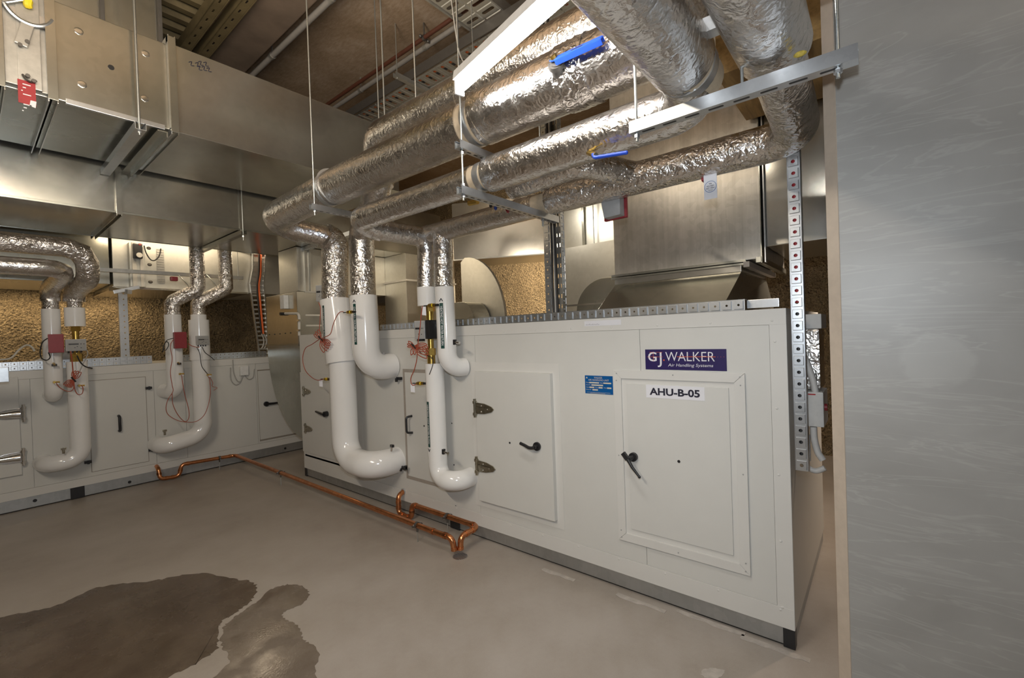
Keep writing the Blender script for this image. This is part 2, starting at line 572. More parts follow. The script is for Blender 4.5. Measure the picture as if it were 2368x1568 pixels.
def text_mb(s, origin, right, up, width=None, height=None, bold=0.0, mapf=None, spacing=1.0, shear=0.0):
    """lettering as a thin raised mesh; origin = lower left of the line of text"""
    cu = bpy.data.curves.new('lettering', 'FONT')
    cu.body = s; cu.size = 1.0; cu.offset = bold; cu.resolution_u = 3; cu.space_character = spacing; cu.shear = shear
    ob = bpy.data.objects.new('lettering', cu)
    COL.objects.link(ob)
    dg = bpy.context.evaluated_depsgraph_get()
    me = bpy.data.meshes.new_from_object(ob.evaluated_get(dg))
    vs = [v.co.copy() for v in me.vertices]
    fs = [tuple(p.vertices) for p in me.polygons]
    bpy.data.objects.remove(ob); bpy.data.curves.remove(cu); bpy.data.meshes.remove(me)
    x0, x1 = min(v.x for v in vs), max(v.x for v in vs)
    y0, y1 = min(v.y for v in vs), max(v.y for v in vs)
    if height is None: sx = sy_ = width / (x1 - x0)
    else:
        sy_ = height / (y1 - y0); sx = width / (x1 - x0) if width else sy_
    mb = MB()
    right, up = vec(right), vec(up)
    pts = []
    for v in vs:
        a, b = (v.x - x0) * sx, (v.y - y0) * sy_
        pts.append(mapf(a, b) if mapf else vec(origin) + right * a + up * b)
    mb.add(pts, fs)
    return mb


# ------------------------------------------------------------------ the room
CEIL = 4.5
struct('floor', MB().box((-3, -3, -0.15), (7.2, 9.2, 0)), 'floor')
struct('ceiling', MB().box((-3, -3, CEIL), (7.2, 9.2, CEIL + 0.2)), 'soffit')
struct('wall_left', MB().box((-3.0, -3, 0), (-2.85, 9.2, CEIL)), 'dark_wall')
struct('wall_front', MB().box((-2.85, -3.0, 0), (7.2, -2.85, CEIL)), 'dark_wall')


def lumpy_wall(name, o, u, v, nu, nv, amp, thick):
    o, u, v = vec(o), vec(u), vec(v)
    n = u.cross(v).normalized()
    rnd = random.Random(11)
    g = [[(rnd.random() - 0.5) * amp for _ in range(nv + 1)] for _ in range(nu + 1)]
    vs = [o + u * i / nu + v * j / nv + n * g[i][j] for i in range(nu + 1) for j in range(nv + 1)]
    fs = [(i * (nv + 1) + j, (i + 1) * (nv + 1) + j, (i + 1) * (nv + 1) + j + 1, i * (nv + 1) + j + 1) for i in range(nu) for j in range(nv)]
    mb = MB().add(vs, fs)
    p = [o - n * thick, o + u - n * thick, o + u + v - n * thick, o + v - n * thick]
    mb.hexa([p[0], p[1], p[2], p[3], *(q + n * (thick - amp) for q in p)])
    return struct(name, mb, 'rock', smooth=True)


lumpy_wall('wall_back', (-2.85, 8.6, 0), (10, 0, 0), (0, 0, CEIL), 60, 30, 0.07, 0.3)
lumpy_wall('wall_far', (6.6, 8.6, 0), (0, -11.4, 0), (0, 0, CEIL), 60, 30, 0.07, 0.3)

# concrete pier on the right with a chamfered arris
XC, YC, CH = 1.98, 0.118, 0.032
struct('wall_right', MB().prism([(XC, -2.85, 0), (XC, YC - 0.004, 0), (XC + CH, YC + CH - 0.004, 0), (XC + 0.5, YC + CH, 0), (XC + 0.5, -2.85, 0)], (0, 0, CEIL)), 'column', bevel=0.003)

struct('trim_3', MB().prism([(XC - 0.002, YC - 0.006, 0), (XC + CH - 0.001, YC + CH - 0.001, 0), (XC + CH + 0.004, YC + CH - 0.004, 0), (XC + 0.004, YC - 0.012, 0)], (0, 0, CEIL)), 'strip_tan')

# downstand beam, deck ribs and soffit features run along Y
xb0, xb1 = at(475, 120, Z=4.35).x, at(600, 130, Z=4.35).x
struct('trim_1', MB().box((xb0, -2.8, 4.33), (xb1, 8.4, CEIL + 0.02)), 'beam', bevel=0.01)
mb = MB()
xd = at(430, 105, Z=4.38).x
for k in range(34):
    y = 8.2 - k * 0.16
    mb.extr([(-0.05, 0.0), (-0.03, -0.07), (0.03, -0.07), (0.05, 0.0)], (xd - 3.0, y, CEIL + 0.005), (xd - 0.02, y, CEIL + 0.005), (0, 0, 1))
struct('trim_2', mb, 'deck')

# ------------------------------------------------------------------ air handling unit in front
XF, Y0, Y1, ZB, ZT = 2.54, 0.36, 5.36, 0.10, 1.682
XBK = 3.95


def FX(px, py, d=0.0):
    return at(px, py, X=XF - d)


ahu = thing('air_handling_unit', 'large cream air handling unit with navy sign and white AHU-B-05 notice', 'air handling unit', (XF, 2.8, 0))
mb = MB()
mb.box((XF + 0.012, Y0 + 0.012, ZB), (XBK, Y1 - 0.012, ZT - 0.004))
mb.build('casing_core', 'cream', ahu)
zt2 = FX(1060, 777).z
zb2 = FX(1500, 1308).z
seams = [Y1, FX(835, 900).y, FX(1098, 800).y, FX(1480, 800).y, FX(1783, 900).y, Y0]
mb = MB()
mb.box((XF - 0.003, Y0, zt2), (XF + 0.03, Y1, ZT))                     # top rail
mb.box((XF - 0.003, Y0, ZB), (XF + 0.03, Y1, zb2))                     # bottom rail
mb.box((XF - 0.002, Y0, ZB), (XF + 0.03, seams[4], ZT - 0.002))        # corner post
mb.box((XF - 0.002, seams[1] + 0.3, zb2), (XF + 0.02, Y1, zt2))
mb.build('frame_rail', 'cream_trim', ahu, bevel=0.0015)
for a, b in zip(seams[:-2], seams[1:-1]):
    MB().box((XF, a - 0.0012, zb2 + 0.001), (XF + 0.014, b + 0.0012, zt2 - 0.001)).build('wall_panel', 'cream', ahu, bevel=0.001)
MB().box((XF + 0.0, Y0 - 0.001, ZB), (XBK, Y0 + 0.02, ZT)).build('end_panel', 'cream', ahu, bevel=0.002)
MB().box((XF + 0.001, Y0 + 0.001, ZT - 0.006), (XBK, Y1 - 0.001, ZT)).build('roof_panel', 'cream', ahu)
mb = MB().box((XF + 0.006, Y0 + 0.006, 0.014), (XBK, Y1 - 0.006, ZB + 0.001))
mb.build('base_channel', 'base_steel', ahu, bevel=0.003)
MB().box((XF + 0.02, Y0 + 0.02, 0), (XBK - 0.02, Y1 - 0.02, 0.016)).build('rubber_pad', 'black_rubber', ahu)
for a, b in ((1811, 1842), (1041, 1062)):
    ya, yb = FX(a, 1470 if a > 1500 else 1205).y, FX(b, 1470 if a > 1500 else 1205).y
    yb = max(yb, Y0)
    MB().box((XF - 0.0005, ya, 0.004), (XF + 0.05, yb, ZB + 0.002)).build('base_joint_cap', 'black', ahu, bevel=0.002)
MB().box((XF - 0.0005, Y1 - 0.05, 0.004), (XF + 0.05, Y1, ZB + 0.002)).build('base_joint_cap', 'black', ahu, bevel=0.002)
# rivets along the rails, one by one
rv = None
spots = [(Y0 + 0.06 + k * 0.29, z) for k in range(18) for z in (zt2 + 0.02, zb2 - 0.016)] + [(Y0 + 0.05, 0.2 + k * 0.33) for k in range(5)]
for y, z in spots:
    if y > Y1 - 0.05: continue
    if rv is None:
        rv = MB().tube([(XF, 0, 0), (XF - 0.004, 0, 0), (XF - 0.006, 0, 0)], [0.007, 0.006, 0.003], 10).build('rivet', 'cream_trim', None, smooth=True)
        r_ = rv
    else:
        r_ = rv.copy(); COL.objects.link(r_)
    r_.parent = ahu
    r_.location = (-ahu.location.x, y - ahu.location.y, z)


def rect_from(f, pts):
    q = [f(*p) for p in pts]
    return q


def trim_frame(mb, y0, y1, z0, z1, w, x0, x1):
    """four mitred strips on the X face (y0 > y1 is left -> right in the photo)"""
    O = [(y0, z0), (y1, z0), (y1, z1), (y0, z1)]
    s = -1 if y0 > y1 else 1
    I = [(y0 + s * w, z0 + w), (y1 - s * w, z0 + w), (y1 - s * w, z1 - w), (y0 + s * w, z1 - w)]
    g = 0.0006
    for k in range(4):
        a, b = O[k], O[(k + 1) % 4]; c, d = I[(k + 1) % 4], I[k]
        e = ((b[0] - a[0]), (b[1] - a[1])); L = math.hypot(*e); e = (e[0] / L * g, e[1] / L * g)
        poly = [(x0, a[0] + e[0], a[1] + e[1]), (x0, b[0] - e[0], b[1] - e[1]), (x0, c[0] - e[0], c[1] - e[1]), (x0, d[0] + e[0], d[1] + e[1])]
        mb.prism(poly, (x1 - x0, 0, 0))


# end door with AHU-B-05
p = [FX(1420, 857), FX(1725, 861), FX(1735, 1333), FX(1433, 1243)]
dy0, dy1 = (p[0].y + p[3].y) / 2, (p[1].y + p[2].y) / 2
dz0, dz1 = (p[2].z + p[3].z) / 2, (p[0].z + p[1].z) / 2
door = MB().box((XF - 0.004, dy0 - 0.048, dz0 + 0.048), (XF - 0.001, dy1 + 0.048, dz1 - 0.048)).build('door', 'cream_trim', ahu)
door['label'] = 'flat access door with the white AHU-B-05 notice'
mb = MB(); trim_frame(mb, dy0, dy1, dz0, dz1, 0.05, XF - 0.014, XF); mb.build('door_frame', 'cream_trim', door, bevel=0.002)
q0, q1 = FX(1450, 883), FX(1703, 1290)
MB().box((XF - 0.011, q0.y, dz0 + 0.084), (XF - 0.003, dy1 + 0.079, dz1 - 0.079)).build('door_leaf', 'cream', door, bevel=0.0015)
mb = MB()
for t in (0, .5, 1):
    for z in (dz0 + 0.02, dz1 - 0.02):
        yy = dy0 + (dy1 - dy0) * (0.03 + 0.94 * t)
        mb.cyl((XF - 0.016, yy, z), (XF - 0.01, yy, z), 0.004, 8)
for y in (dy0 - 0.02, dy1 + 0.02):
    for t in (0.06, 0.5, 0.94):
        mb.cyl((XF - 0.016, y, dz0 + (dz1 - dz0) * t), (XF - 0.01, y, dz0 + (dz1 - dz0) * t), 0.004, 8)
mb.build('frame_screws', 'grey_plastic', door)
h0 = FX(1466, 1056, 0.012)
mb = MB().cyl(h0, h0 + Vector((-0.02, 0, 0)), 0.026, 20)
mb.cyl(h0 + Vector((-0.02, 0, 0)), h0 + Vector((-0.05, 0.012, -0.006)), 0.014, 14)
k0 = h0 + Vector((-0.055, 0.014, -0.006))
mb.bar(k0 + Vector((0, 0.03, 0.035)), k0, 0.024, 0.02, (1, 0, 0))
mb.tube([k0, k0 + Vector((-0.008, -0.03, -0.04)), k0 + Vector((-0.012, -0.072, -0.085))], [0.011, 0.009, 0.007], 10)
mb.sphere(k0 + Vector((-0.012, -0.074, -0.088)), 0.009)
mb.build('door_handle', 'black', door, smooth=True)
h1 = FX(1570, 1067, 0.011)
MB().cyl(h1, h1 + Vector((-0.003, 0, 0)), 0.008, 14).build('lock_hole', 'black', door, smooth=True)

# second door, raised, with two hinges
p = [FX(1086, 839), FX(1292, 839), FX(1307, 1226), FX(1105, 1168)]
ey0, ey1 = (p[0].y + p[3].y) / 2, (p[1].y + p[2].y) / 2
ez0, ez1 = (p[2].z + p[3].z) / 2, (p[0].z + p[1].z) / 2
door2 = MB().box((XF - 0.003, ey0, ez0), (XF, ey1, ez1)).build('door', 'cream_trim', ahu, bevel=0.001)
door2['label'] = 'raised access door hung on two aged chrome hinges'
l0, l1 = FX(1098, 860, 0.035), FX(1284, 1203, 0.035)
MB().box((XF - 0.036, l0.y, FX(1190, 1180, 0.035).z), (XF - 0.002, FX(1276, 1000, 0.036).y, FX(1180, 861, 0.035).z)).build('door_leaf', 'cream', door2, bevel=0.002)


def hinge(px, py, f, parent, R, mat='bronze', scale=1.0, d=0.037):
    """strap hinge: knuckle with pin, tapering leaf along R"""
    c = f(px, py, d); R = vec(R); U = Vector((0, 0, 1)); n = (f(px, py, d + 0.01) - c).normalized()
    n = Vector((-1, 0, 0)) if abs(R.y) > 0.5 else Vector((0, -1, 0))
    s = scale
    leaf = [(-0.02, -0.034), (0.05, -0.03), (0.105, -0.016), (0.122, 0.0), (0.105, 0.016), (0.05, 0.03), (-0.02, 0.034)]
    h = MB().prism([c + R * a * s + U * b * s for a, b in leaf], n * 0.009).build('hinge', mat, parent, bevel=0.002)
    mb = MB()
    mb.prism([c + n * 0.009 + R * a * s + U * b * s for a, b in [(-0.01, -0.011), (0.09, -0.006), (0.09, 0.006), (-0.01, 0.011)]], n * 0.006)
    mb.build('hinge_rib', mat, h, bevel=0.002)
    if mat == 'chrome':
        MB().tube([c - R * 0.01 * s + n * 0.012, c + R * 0.03 * s + n * 0.016, c + R * 0.105 * s + n * 0.012], [0.026 * s, 0.022 * s, 0.012 * s], 14).build('hinge_strap', mat, h, smooth=True)
    mb = MB()
    k = c - R * 0.026 * s
    mb.cyl(k + U * 0.055 * s + n * 0.008, k - U * 0.055 * s + n * 0.008, 0.009 * s, 12)
    mb.cyl(k + U * 0.042 * s + n * 0.008, k + U * 0.028 * s + n * 0.008, 0.014 * s, 12)
    mb.cyl(k - U * 0.042 * s + n * 0.008, k - U * 0.028 * s + n * 0.008, 0.014 * s, 12)
    mb.build('hinge_pin', mat, h, smooth=True)
    mb = MB()
    for a, b in ((0.03, 0.017), (0.03, -0.017), (0.08, 0.0)):
        mb.sphere(c + n * 0.012 + R * a * s + U * b * s, 0.005 * s, 8, 6)
    mb.build('hinge_screws', 'chrome', h, smooth=True)
    return h


hinge(1107, 944, FX, door2, (0, -1, 0), 'bronze', 1.3)
hinge(1111, 1078, FX, door2, (0, -1, 0), 'bronze', 1.3)
r0 = FX(1243, 1032, 0.036)
mb = MB().cyl(r0, r0 + Vector((-0.014, 0, 0)), 0.03, 22).cyl(r0 + Vector((-0.014, 0, 0)), r0 + Vector((-0.045, 0, 0)), 0.014, 14)
mb.tube(spline([r0 + Vector((-0.045, -0.008, 0)), r0 + Vector((-0.052, 0.03, -0.004)), r0 + Vector((-0.05, 0.07, 0.006)), r0 + Vector((-0.046, 0.115, 0.016))]), 0.011, 10)
mb.build('door_handle', 'black', door2, smooth=True)
h1 = FX(1179, 1024, 0.036)
MB().cyl(h1, h1 + Vector((-0.003, 0, 0)), 0.007, 14).build('lock_hole', 'black', door2, smooth=True)

# third door behind the white pipes: taupe gasket frame, D handle, black catches
p = [FX(930, 853), FX(943, 1106)]
ty0 = (p[0].y + p[1].y) / 2; tz1, tz0 = p[0].z, p[1].z
ty1 = FX(1016, 1000).y
door3 = MB().box((XF - 0.006, ty0 - 0.03, tz0 + 0.03), (XF - 0.001, ty1 + 0.03, tz1 - 0.03)).build('door', 'cream', ahu, bevel=0.001)
door3['label'] = 'access door in a taupe gasket frame behind the white pipes'
mb = MB(); trim_frame(mb, ty0, ty1, tz0, tz1, 0.032, XF - 0.004, XF); mb.build('door_frame', 'tape_brown', door3)
hp = FX(952, 981, 0.006)
mb = MB().tube(route([hp + Vector((0, -0.01, 0.075)), hp + Vector((-0.05, 0.01, 0.07)), hp + Vector((-0.05, 0.01, -0.07)), hp + Vector((0, -0.01, -0.075))], 0.02, 4), 0.01, 8)
mb.build('door_handle', 'black', door3, smooth=True)
for px, py in ((926, 875), (936, 1081)):
    c = FX(px, py, 0.006)
    MB().bar(c + Vector((-0.012, 0.03, 0)), c + Vector((-0.012, -0.025, 0)), 0.03, 0.026, (0, 0, 1)).bar(c + Vector((-0.03, 0.02, 0.004)), c + Vector((-0.03, 0.02, -0.03)), 0.02, 0.02).build('latch', 'black', door3, bevel=0.003)
c = FX(981, 985, 0.006); MB().cyl(c, c + Vector((-0.003, 0, 0)), 0.007, 12).build('lock_hole', 'black', door3)

# far door at the left end
fy0, fy1 = FX(697, 950).y - 0.0, FX(772, 950).y
fz1, fz0 = FX(720, 862).z, FX(735, 1052).z
door4 = MB().box((XF - 0.01, fy0 - 0.02, fz0), (XF - 0.001, fy1 - 0.35, fz1)).build('door', 'cream', ahu, bevel=0.002)
door4['label'] = 'narrow far door partly hidden by the thick white pipe'
hinge(706, 905, FX, door4, (0, -1, 0), 'bronze', 1.1, 0.012)
hinge(710, 991, FX, door4, (0, -1, 0), 'bronze', 1.1, 0.012)
c = FX(757, 957, 0.012)
MB().cyl(c, c + Vector((-0.04, 0, 0)), 0.03, 16).tube([c + Vector((-0.045, 0, 0)), c + Vector((-0.05, 0.08, 0.01)), c + Vector((-0.05, 0.16, 0.02))], [0.016, 0.014, 0.011], 10).build('door_handle', 'black', door4, smooth=True)
MB().box((XF - 0.002, fy0 - 0.06, FX(735, 1062).z), (XF, fy1 - 0.2, FX(735, 1058).z)).build('panel_joint', 'seam', ahu)
# small dark fixing holes in the panel by the copper drain
mb = MB()
for px, py in ((1045, 979), (1050, 1075), (1054, 1170), (1055, 1185), (1726, 1099), (1440, 1050)):
    c = FX(px, py); mb.cyl(c + Vector((-0.002, 0, 0)), c + Vector((0.004, 0, 0)), 0.006, 8)
mb.build('fixing_holes', 'black', ahu)

# signs
def sign_rect(px):
    q = [FX(*a) for a in px]
    return (q[0].y + q[3].y) / 2, (q[1].y + q[2].y) / 2, (q[2].z + q[3].z) / 2, (q[0].z + q[1].z) / 2


RT, UP = Vector((0, -1, 0)), Vector((0, 0, 1))
sy0, sy1, sz0, sz1 = sign_rect([(1492, 809), (1680, 806), (1681, 858), (1494, 854)])
sg = MB().box((XF - 0.004, sy0, sz0), (XF, sy1, sz1)).build('maker_sign', 'navy', ahu, bevel=0.0008)
sg['label'] = 'dark navy sign with white lettering and thin orange lines'
SW, SH = sy0 - sy1, sz1 - sz0
so = lambda a, b: Vector((XF - 0.0048, sy0 - a * SW, sz1 - b * SH))
mb = text_mb('G', so(0.04, 0.6), RT, UP, 0.115 * SW, 0.47 * SH, 0.018)
mb2 = text_mb('J', so(0.165, 0.88), RT, UP, 0.055 * SW, 0.73 * SH, 0.0)
mb.add(mb2.v, mb2.f)
mb2 = text_mb('WALKER', so(0.27, 0.57), RT, UP, 0.60 * SW, 0.44 * SH, -0.005)
mb.add(mb2.v, mb2.f)
mb2 = text_mb('Air Handling Systems', so(0.30, 0.88), RT, UP, 0.55 * SW, 0.19 * SH, 0.0, None, 1.0, 0.18)
mb.add(mb2.v, mb2.f)
mb.build('lettering', 'paper', sg)
mb = MB()
def oline(a0, b0, a1, b1, t=0.0016):
    p, q = so(a0, b0) + Vector((-0.0006, 0, 0)), so(a1, b1) + Vector((-0.0006, 0, 0))
    mb.bar(p, q, t, 0.0004, (1, 0, 0))
oline(0.03, 0.37, 0.235, 0.37); oline(0.11, 0.11, 0.11, 0.6); oline(0.42, 0.36, 0.88, 0.36, 0.0026)
for k in range(3): oline(0.90 + 0.035 * k, 0.36, 0.907 + 0.035 * k, 0.36)
oline(0.06, 0.14, 0.1, 0.14); oline(0.15, 0.14, 0.23, 0.14)
mb.cyl(so(0.25, 0.53), so(0.25, 0.53) + Vector((-0.0008, 0, 0)), 0.004, 10)
mb.build('orange_lines', 'ink_orange', sg)

sy0, sy1, sz0, sz1 = sign_rect([(1496, 888), (1630, 896), (1632, 926), (1496, 916)])
XP = XF - 0.0115
sg = MB().box((XP - 0.001, sy0, sz0 - 0.004), (XP + 0.0006, sy1, sz1)).build('unit_notice', 'paper', ahu)
sg['label'] = 'white paper notice reading AHU-B-05'
SW, SH = sy0 - sy1, sz1 - sz0
text_mb('AHU-B-05', Vector((XP - 0.0016, sy0 - 0.065 * SW, sz0 + 0.17 * SH)), RT, UP, 0.86 * SW, 0.60 * SH, 0.032).build('lettering', 'ink', sg)

sy0, sy1, sz0, sz1 = sign_rect([(1353, 868), (1417, 870), (1418, 913), (1354, 909)])
sg = MB().box((XF - 0.003, sy0, sz0), (XF, sy1, sz1)).build('rating_plate', 'plate_blue', ahu)
sg['label'] = 'small blue rating plate with cream lettering'
SW, SH = sy0 - sy1, sz1 - sz0
so2 = lambda a, b: Vector((XF - 0.0036, sy0 - a * SW, sz1 - b * SH))
mb = MB()
for s, a, b, w, h in (('WALKER', 0.34, 0.16, 0.30, 0.10), ('AIR HANDLING UNIT', 0.13, 0.29, 0.74, 0.10), ('Model', 0.04, 0.42, 0.11, 0.06), ('Date', 0.56, 0.42, 0.09, 0.06), ('Serial No', 0.04, 0.55, 0.17, 0.06),
                      ('Volts', 0.04, 0.68, 0.1, 0.06), ('Phase', 0.38, 0.68, 0.1, 0.06), ('Amps', 0.68, 0.68, 0.1, 0.06), ('Motor kW', 0.04, 0.81, 0.19, 0.06)):
    q = text_mb(s, so2(a, b), RT, UP, w * SW, h * SH, 0.0); mb.add(q.v, q.f)
for a, b, w in ((0.16, 0.43, 0.36), (0.67, 0.43, 0.28), (0.24, 0.56, 0.42), (0.16, 0.69, 0.18), (0.5, 0.69, 0.14), (0.8, 0.69, 0.15), (0.27, 0.82, 0.2)):
    p0 = so2(a, b); mb.box(p0, p0 + Vector((-0.0003, -w * SW, 0.075 * SH)))
for k in range(2):
    p0 = so2(0.07 + 0.12 * k, 0.93 + 0.05 * k); mb.box(p0, p0 + Vector((-0.0003, -(0.84 - 0.3 * k) * SW, 0.012 * SH)))
mb.prism([so2(0.04, 0.16), so2(0.11, 0.16), so2(0.075, 0.06)], (-0.0004, 0, 0))
mb.build('lettering', 'ink_cream', sg)
c0, c1 = FX(1352, 743), FX(1437, 751)
sg = MB().box((XF - 0.0045, c0.y, c1.z), (XF - 0.003, c1.y, c0.z)).build('tape_strip', 'paper', ahu)
sg['label'] = 'strip of white tape with pen scribble on the top rail'
mb = MB()
for k in range(9):
    a = Vector((XF - 0.005, c0.y - 0.012 - k * 0.011, c1.z + 0.006)); mb.bar(a, a + Vector((0, -0.006, random.uniform(0.004, 0.011))), 0.0015, 0.0006, (1, 0, 0))
mb.build('pen_writing', 'ink', sg)

# ------------------------------------------------------------------ second unit at the back left
YF, LX0, LX1, LZT, LZB = 6.72, -2.2, 4.2, 1.405, 0.125


def FY(px, py, d=0.0):
    return at(px, py, Y=YF - d)


lah = thing('air_handling_unit', 'long cream air handling unit along the back wall with chrome door hinges', 'air handling unit', (0.8, YF, 0))
MB().box((LX0, YF + 0.01, LZB), (LX1, YF + 1.3, LZT)).build('casing_core', 'cream', lah)
lseam = [LX0] + [FY(x, 950).x for x in (72, 358, 430, 595)] + [LX1]
for a, b in zip(lseam[:-1], lseam[1:]):
    MB().box((a + 0.0015, YF, LZB + 0.085), (b - 0.0015, YF + 0.02, LZT - 0.085)).build('wall_panel', 'cream', lah, bevel=0.0012)
MB().box((LX0, YF - 0.002, LZB), (LX1, YF + 0.02, LZB + 0.083)).box((LX0, YF - 0.002, LZT - 0.083), (LX1, YF + 0.02, LZT + 0.001)).build('frame_rail', 'cream_trim', lah, bevel=0.0015)
MB().box((LX0, YF + 0.008, 0.012), (LX1, YF + 1.29, LZB)).build('base_channel', 'base_steel', lah, bevel=0.003)
MB().box((LX0, YF + 0.03, 0), (LX1, YF + 1.25, 0.013)).build('rubber_pad', 'black_rubber', lah)
c0, c1 = FY(163, 1140), FY(196, 1135)
MB().box((c0.x, YF - 0.001, 0.004), (c1.x, YF + 0.05, LZB + 0.002)).build('base_joint_cap', 'black', lah, bevel=0.002)
mb = MB()
for px, py in ((81, 1158), (300, 1115), (660, 1037)):
    c = FY(px, py); mb.cyl(c + Vector((0, -0.002, 0)) * 1.0 + Vector((0, 0.008, 0)), c + Vector((0, 0.004, 0)), 0.016, 14)
mb.build('lifting_hole', 'black', lah)
# doors
d0, d1 = FY(204, 880), FY(344, 1075)
dz_t, dz_b = (FY(204, 882).z + FY(343, 871).z) / 2, (FY(210, 1092).z + FY(347, 1065).z) / 2
dr = MB().box((d0.x, YF - 0.008, dz_b), (d1.x, YF - 0.0005, dz_t)).build('door', 'cream', lah, bevel=0.0015)
dr['label'] = 'middle door with a black D handle'
mb = MB(); dx0, dx1 = d0.x, d1.x
mb.box((dx0 - 0.006, YF - 0.0015, dz_b - 0.006), (dx1 + 0.006, YF + 0.002, dz_t + 0.006)); mb.build('door_gap', 'seam', dr)
hp = FY(275, 979, 0.008)
MB().tube(route([hp + Vector((0, 0, 0.085)), hp + Vector((0, -0.05, 0.08)), hp + Vector((0, -0.05, -0.08)), hp + Vector((0, 0, -0.085))], 0.02, 4), 0.014, 10).build('door_handle', 'black', dr, smooth=True)
for px, py in ((343, 897), (350, 1040), (203, 1068)):
    c = FY(px, py, 0.008)
    MB().box(c + Vector((-0.03, 0, -0.014)), c + Vector((0.03, -0.03, 0.014))).box(c + Vector((-0.008, -0.028, -0.02)), c + Vector((0.012, -0.045, 0.02))).build('latch', 'black', dr, bevel=0.003)
d0, d1 = FY(597, 900), FY(730, 900)
dr = MB().box((d0.x, YF - 0.008, FY(600, 1017).z), (d1.x, YF - 0.0005, FY(600, 858).z)).build('door', 'cream', lah, bevel=0.0015)
dr['label'] = 'right hand door with a black lever handle'
MB().box((d0.x - 0.005, YF - 0.0015, FY(600, 1021).z), (d1.x, YF + 0.002, FY(600, 855).z)).build('door_gap', 'seam', dr)
c = FY(615, 934, 0.008)
MB().cyl(c, c + Vector((0, -0.03, 0)), 0.034, 18).tube([c + Vector((0, -0.035, 0)), c + Vector((0.09, -0.04, -0.003)), c + Vector((0.16, -0.04, 0.0))], [0.018, 0.016, 0.013], 10).build('door_handle', 'black', dr, smooth=True)
d1 = FY(44, 950)
dr = MB().box((LX0 + 0.6, YF - 0.03, FY(30, 1100).z), (d1.x, YF - 0.0005, FY(30, 872).z)).build('door', 'cream', lah, bevel=0.002)
dr['label'] = 'left hand door with two bright chrome hinges'
for py in (957, 1058):
    hinge(40, py, FY, dr, (-1, 0, 0), 'chrome', 1.6, 0.032)

# loose junction box and cables on the back unit
jb = thing('junction_box', 'small white junction box with looped grey cables on the back left unit front', 'junction box', FY(562, 855))
c = FY(562, 856)
MB().box(c + Vector((-0.05, -0.05, -0.07)), c + Vector((0.05, 0, 0.055))).build('housing', 'white_plastic', jb, bevel=0.006)
c = FY(564, 862, 0.02)
for pts in ([(538, 832), (540, 860), (548, 880), (556, 882), (562, 868)], [(533, 850), (534, 878), (545, 890), (556, 884), (560, 868)], [(566, 868), (575, 877), (585, 872), (588, 853)]):
    MB().tube(spline([FY(x, y, 0.012) for x, y in pts]), 0.006, 8).build('cable', 'wire_grey', jb, smooth=True)

# ------------------------------------------------------------------ foil pipe runs, drops and their white jackets
def pipe_part(name, pts, r, mat, parent, seg=28, step=0.06, wob=0.0):
    d = dense([vec(p) for p in pts], step)
    return MB().tube(d, r, seg, True, wob).build(name, mat, parent, smooth=True)


XA, ZA = 1.79, 2.745        # chilled water run
XB_, ZBr = 1.827, 2.465     # heating water run
YT, YT2 = 1.66, 3.2         # trapeze hangers

# drop positions measured against the unit front
XD = 2.28
d1t, d1b = at(772, 620, X=XD), at(795, 930, X=XD)
d2t, d2b = at(839, 640, X=XD), at(846, 790, X=XD)
XH = 2.39
d3t, d3b = at(985, 620, X=XH), at(1009, 960, X=XH)
d4t, d4b = at(1026, 620, X=XH), at(1033, 790, X=XH)


def vert(a, z):
    """point on the drop's axis at height z"""
    return Vector((a.x, a.y, z))


Y1d, Y2d, Y3d, Y4d = (d1t.y + d1b.y) / 2, (d2t.y + d2b.y) / 2, (d3t.y + d3b.y) / 2, (d4t.y + d4b.y) / 2
yA_r = at(1600, 40, Z=ZA).y

r1 = thing('insulated_pipe', 'thick foil wrapped pipe with the large blue lever, feeding the fattest white drop', 'pipe', (XA, 2.3, ZA))
# foil run: right hand piece is thicker than the piece beyond the first hanger
pipe_part('foil_run', route([(1.15, yA_r, ZA + 0.02), (XA, yA_r, ZA + 0.01), (XA, YT - 0.045, ZA + 0.012)], 0.2), 0.138, 'foil', r1, 36, 0.05, 0.006)
pipe_part('foil_run', [(XA, YT + 0.06, ZA), (XA, YT2 - 0.06, ZA)], 0.126, 'foil', r1, 36, 0.05, 0.006)
Ye = 4.22
pipe_part('foil_run', route([(XA, YT2 + 0.03, ZA), (XA, Ye, ZA - 0.03), (XA + 0.24, Ye - 0.03, ZA - 0.10)], 0.15), 0.122, 'foil', r1, 36, 0.05, 0.006)
for y in (YT, YT2):
    MB().tube([(XA, y - 0.05, ZA), (XA, y + 0.06, ZA)], 0.118, 36).build('saddle_block', 'foam' if y == YT else 'foil', r1, smooth=True)
    MB().ring((XA, y - 0.02, ZA), (XA, y + 0.02, ZA), 0.119, 0.123, 36).build('saddle_strap', 'zinc', r1, smooth=True)
    MB().tube([(XA, y - 0.062, ZA + 0.008), (XA, y - 0.05, ZA + 0.006)], [0.137, 0.12], 36).build('insulation_end', 'foam' if y == YT else 'zinc', r1)
zb = 2.575
pipe_part('foil_branch', route([(XA + 0.14, Ye - 0.02, ZA - 0.09), (XD, Y1d, zb), (XD, Y1d, 2.2)], 0.14, 8), 0.098, 'foil', r1, 28)
pipe_part('foil_drop', route([(XD - 0.10, Y1d + 0.0, zb + 0.01), (d1t.x, Y1d, zb - 0.02), vert(d1t, at(770, 692, X=XD).z)], 0.1), 0.122, 'foil_mid', r1, 30, 0.03, 0.012)
z_s1, z_s2 = at(780, 694, X=XD).z, at(790, 838, X=XD).z
pipe_part('jacket_sleeve', [vert(d1t, z_s1), vert(d1b, z_s2)], 0.143, 'pvc', r1, 36)
Zc1 = 0.47
ye1 = at(937, 1068, X=XF).y + 0.118
